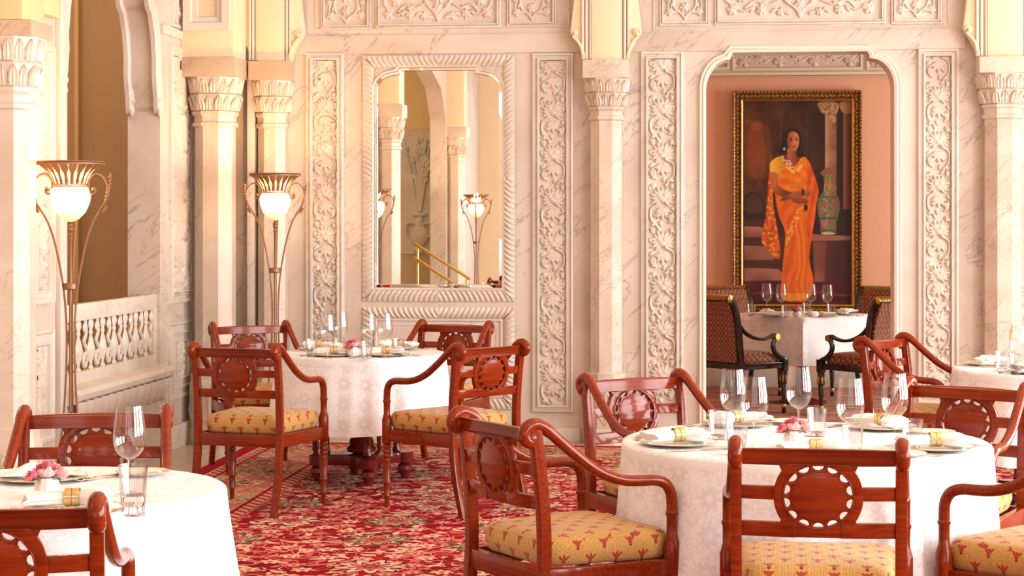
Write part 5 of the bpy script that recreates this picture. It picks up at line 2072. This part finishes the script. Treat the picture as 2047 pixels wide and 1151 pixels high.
# plinth, stairs, chair, floor
paint(poly([(1487, 398), (1505, 386), (1524, 400), (1532, 430), (1530, 446), (1487, 452)]), shade((60, 34, 26), (36, 18, 14), N2), 2)
paint(poly([(1490, 400), (1508, 390), (1522, 404), (1524, 424), (1492, 426)]), (84, 56, 44), 3, .7)
for (ya, yb, xb, c) in ((454, 476, 1532, (176, 118, 92)), (493, 522, 1552, (188, 130, 106)), (538, 563, 1566, (186, 126, 104))):
    paint(poly([(1487, ya), (xb - 10, ya + 2), (xb, (ya + yb) / 2), (xb - 4, yb), (1487, yb + 2)], False), shade(c, (120, 70, 56), N1 * .9 + (gy - ya) / (yb - ya) * .4 - .2), 2)
for (ya, yb, xb) in ((440, 454, 1530), (477, 493, 1545), (523, 538, 1556)):
    paint(poly([(1487, ya), (xb, ya), (xb, yb), (1487, yb)], False), (74, 36, 30), 2)
paint(poly([(1624, 474), (1703, 474), (1703, 575), (1628, 575)], False), shade((112, 56, 46), (62, 26, 26), (gx - 1630) / 60 + N1 * .4 - .1), 2)
paint(poly([(1622, 470), (1703, 474), (1703, 482), (1622, 484)], False), (150, 96, 78), 1)
paint(poly([(1626, 486), (1652, 486), (1648, 575), (1630, 575)], False), shade((172, 112, 92), (110, 60, 50), N1), 3, .7)
paint((gy > 566).astype(float), shade((96, 22, 22), (58, 12, 20), N2), 2)
paint((np.abs(gy - 590 + 3 * np.sin(gx / 16)) < 2.5).astype(float), (140, 62, 56), 1, .6)
# covered jar on the plinth
jar = poly([(1644, 344), (1667, 344), (1668, 352), (1664, 356), (1666, 384), (1676, 396), (1679, 420), (1672, 448), (1669, 468), (1643, 469), (1640, 448), (1634, 420), (1636, 398), (1646, 384), (1647, 356), (1643, 352)])
paint(jar, shade((170, 150, 112), (104, 76, 60), np.abs(gx - 1653) / 26 + .1), 1)
paint(jar * (N3 > .6), (150, 60, 50), 1, .7)
paint(jar * (N3 < .3), (46, 104, 60), 1, .8)
paint(jar * (((gy > 436) & (gy < 441)) | ((gy > 461) & (gy < 465)) | ((gy > 394) & (gy < 397))), (40, 96, 60), 1, .9)
paint(poly([(1640, 350), (1655, 336), (1671, 350)]), (140, 84, 56), 1)
paint(ellm(1659, 372, 3, 12), (190, 130, 40), 1, .8)
paint(ellm(1656, 469, 15, 2.4), (220, 200, 170), 1, .8)
# figure in an orange sari
fold = np.sin((gx - 1560) * .33 + (gy - 400) * .05 + 7 * N1) * .6 + (N2 - .5) * .9
drape = poly([(1538, 346), (1546, 352), (1545, 400), (1552, 450), (1560, 500), (1556, 520), (1545, 512), (1522, 484), (1530, 440), (1534, 400)])
paint(drape, shade((226, 96, 22), (150, 48, 10), fold * .35 + .4 + (N3 - .5) * .7), 1)
paint(drape * (N3 > .62), (246, 170, 60), 1, .8)
skirt = poly([(1552, 372), (1600, 360), (1626, 372), (1631, 420), (1624, 470), (1618, 520), (1626, 560), (1622, 590), (1606, 604), (1576, 606), (1562, 594), (1564, 540), (1570, 470), (1556, 430)])
paint(skirt, shade((240, 116, 22), (186, 66, 8), fold * .28 + .38), 1)
paint(poly([(1592, 420), (1606, 430), (1612, 500), (1616, 596), (1596, 600), (1590, 520)]), shade((252, 150, 44), (206, 84, 14), np.sin(gx * .6 + N1 * 6) * .3 + .5), 2, .7)
bd = (np.abs((gx - 1578) * .92 + (gy - 470) * .42) < 6).astype(float) * ((gy > 415) & (gy < 560))
paint(bd * skirt, shade((250, 180, 80), (210, 96, 24), N3 * 1.6 - .3), 1, .9)
paint(((np.abs(gy - 596) < 7) * skirt), (236, 170, 70), 1, .6)
paint(poly([(1553, 352), (1560, 326), (1574, 318), (1600, 314), (1614, 320), (1622, 350), (1622, 380), (1604, 400), (1570, 402), (1556, 392)]), shade((250, 150, 36), (200, 80, 12), np.sin((gx * .16 - gy * .26 + N1 * 5)) * .16 + (N2 - .5) * .5 + .4), 1)
paint(poly([(1614, 322), (1626, 346), (1636, 378), (1634, 400), (1626, 440), (1622, 476), (1614, 470), (1616, 420), (1612, 380)]), shade((242, 112, 24), (180, 62, 10), fold * .4 + .4), 1)
paint(poly([(1540, 326), (1552, 316), (1564, 314), (1572, 322), (1566, 342), (1557, 350), (1541, 346), (1539, 336)]), shade((246, 186, 60), (196, 126, 30), (gx - 1545) / 26), 1)
# arms and hands
SK, SD = (190, 106, 62), (112, 52, 28)
paint(poly([(1541, 346), (1555, 350), (1556, 372), (1576, 384), (1588, 388), (1586, 396), (1560, 394), (1546, 384), (1541, 366)]), shade(SK, SD, (gx - 1548) / 30 + (gy - 370) / 60), 1)
paint(poly([(1620, 380), (1606, 382), (1592, 384), (1572, 392), (1561, 402), (1574, 402), (1590, 396), (1612, 394), (1622, 390)]), shade(SK, SD, (gy - 380) / 22), 1)
paint(poly([(1584, 390), (1600, 394), (1616, 404), (1610, 409), (1592, 408), (1580, 400)]), shade((170, 92, 54), SD, (gy - 392) / 20), 1)
for k in range(4): paint(poly([(1572 - k, 391 + 2.6 * k), (1562 - k, 396 + 2.6 * k), (1562 - k, 397.5 + 2.6 * k), (1573 - k, 393 + 2.6 * k)], False), SD, 1, .7)
paint(ellm(1605, 386, 2.6, 7.5), (60, 22, 14), 1); paint(ellm(1611, 417, 3.6, 7), (22, 28, 14), 1)
# hair, neck, face
paint(poly([(1566, 268), (1574, 259), (1588, 257), (1599, 264), (1602, 284), (1605, 300), (1608, 312), (1597, 318), (1590, 312), (1570, 306), (1558, 312), (1556, 300), (1563, 290)]), shade((26, 12, 9), (44, 22, 14), N2), 1)
paint(poly([(1575, 298), (1592, 298), (1592, 312), (1600, 318), (1586, 334), (1570, 320), (1574, 310)]), shade(SK, SD, (gx - 1574) / 24), 1)
face = poly([(1574, 276), (1578, 266), (1588, 264), (1596, 270), (1598, 284), (1595, 296), (1588, 303), (1580, 299), (1574, 290)])
paint(face, shade((206, 124, 78), (118, 56, 32), (1588 - gx) / 18 + .1), 1)
for (x_, a_) in ((1581.5, 1), (1592.5, 1)):
    paint(ellm(x_, 281, 2.6, 1.3), (30, 12, 8), 1, .9)
    paint(ellm(x_, 277.2, 3.6, .8), (36, 14, 8), 0, .8)
paint(ellm(1589, 288, 1.0, 3.4), (226, 150, 100), 1, .6); paint(ellm(1588.5, 291, 2.2, .9), (120, 50, 30), 0, .7)
paint(ellm(1588, 295.4, 3.6, 1.5), (170, 24, 24), 0, .9)
paint(ellm(1568, 299, 2.4, 3.2), (222, 196, 170), 1, .9)
paint(poly([(1562, 312), (1570, 312), (1582, 326), (1586, 340), (1576, 332), (1566, 324)]) * (N3 > .42), (226, 190, 160), 1, .9)
paint(poly([(1562, 312), (1570, 312), (1582, 326), (1586, 340), (1576, 332), (1566, 324)]) * (N3 < .30), (120, 20, 20), 1, .8)
paint(poly([(1570, 334), (1590, 350), (1606, 332), (1600, 330), (1588, 342), (1576, 330)]) * (N3 > .4), (250, 200, 90), 1, .8)
lin = np.clip(img / 255, 0, 1) ** 2.2
vs = []
P_x = np.linspace(cx0, cx1, W_); P_z = np.linspace(czt, czb, H_)
vs = np.stack([np.broadcast_to(P_x, (H_, W_)), np.full((H_, W_), Yp - .012), np.broadcast_to(P_z[:, None], (H_, W_))], -1).reshape(-1, 3)
idx = np.arange(H_ * W_).reshape(H_, W_)
qd = np.stack([idx[:-1, :-1], idx[1:, :-1], idx[1:, 1:], idx[:-1, 1:]], -1).reshape(-1, 4)
me = bpy.data.meshes.new('canvas')
me.from_pydata(vs.tolist(), [], qd.tolist())
ca = me.color_attributes.new('paint', 'FLOAT_COLOR', 'POINT')
ca.data.foreach_set('color', np.concatenate([lin.reshape(-1, 3), np.ones((H_ * W_, 1))], 1).astype(np.float32).ravel())
g = G('oil_paint')
at_ = g.n('ShaderNodeAttribute', attribute_name='paint')
g.bump(g.noise(g.obj(), 90, 3), .15, .004)
M['paint'] = g.set(color=at_.outputs['Color'], rough=.45)
pt = empty('framed_painting', (0, 0, 0), label='tall gilt-framed oil painting of a person in an orange sari beside steps and a jar', cat='painting')
link_mesh('canvas', me, M['paint'], pt)
g = G('dark_gilt_frame')
M['frame'] = g.set(color=g.mix(g.sm(g.noise(g.obj(), 60, 2), .4, .62), (.09, .035, .012), (.36, .18, .05)), rough=.4, metal=.5)
mb = MB()
PP = lambda a, z, h: (a, Yp - h, z)
frame_ring(mb, PP, fx0, fx1, fzb, fzt, [(0, -.02), (0, .045), (.008, .06), (.02, .052), (.03, .03), (.06, .03), (.07, .045), (.078, .05)])
fo = mb.build('frame', M['frame'], pt, angle=25)
mb = MB()
frame_ring(mb, PP, fx0 + .078, fx1 - .078, fzb + .078, fzt - .078, [(0, .05), (.004, .045), (.014, .04), (.020, .022), (.022, .0)])
mb.build('inner_slip', M['gilt'], fo, angle=25)
mb = MB()
wf, hf = fx1 - fx0, fzt - fzb
def beads(ins, step, rr, hgt):
    x0, x1, z0, z1 = fx0 + ins, fx1 - ins, fzb + ins, fzt - ins
    n = int((x1 - x0) / step)
    for i in range(n + 1):
        x = x0 + (x1 - x0) * i / n
        for z in (z0, z1): mb.ball((x, Yp - hgt, z), rr, 6, 4)
    n = int((z1 - z0) / step)
    for i in range(1, n):
        z = z0 + (z1 - z0) * i / n
        for x in (x0, x1): mb.ball((x, Yp - hgt, z), rr, 6, 4)
beads(.045, .040, (.014, .010, .010), .032)
beads(.012, .032, (.010, .008, .008), .058)
bo = mb.build('bead_ornament', M['gilt'], fo)
bo['kind'] = 'stuff'
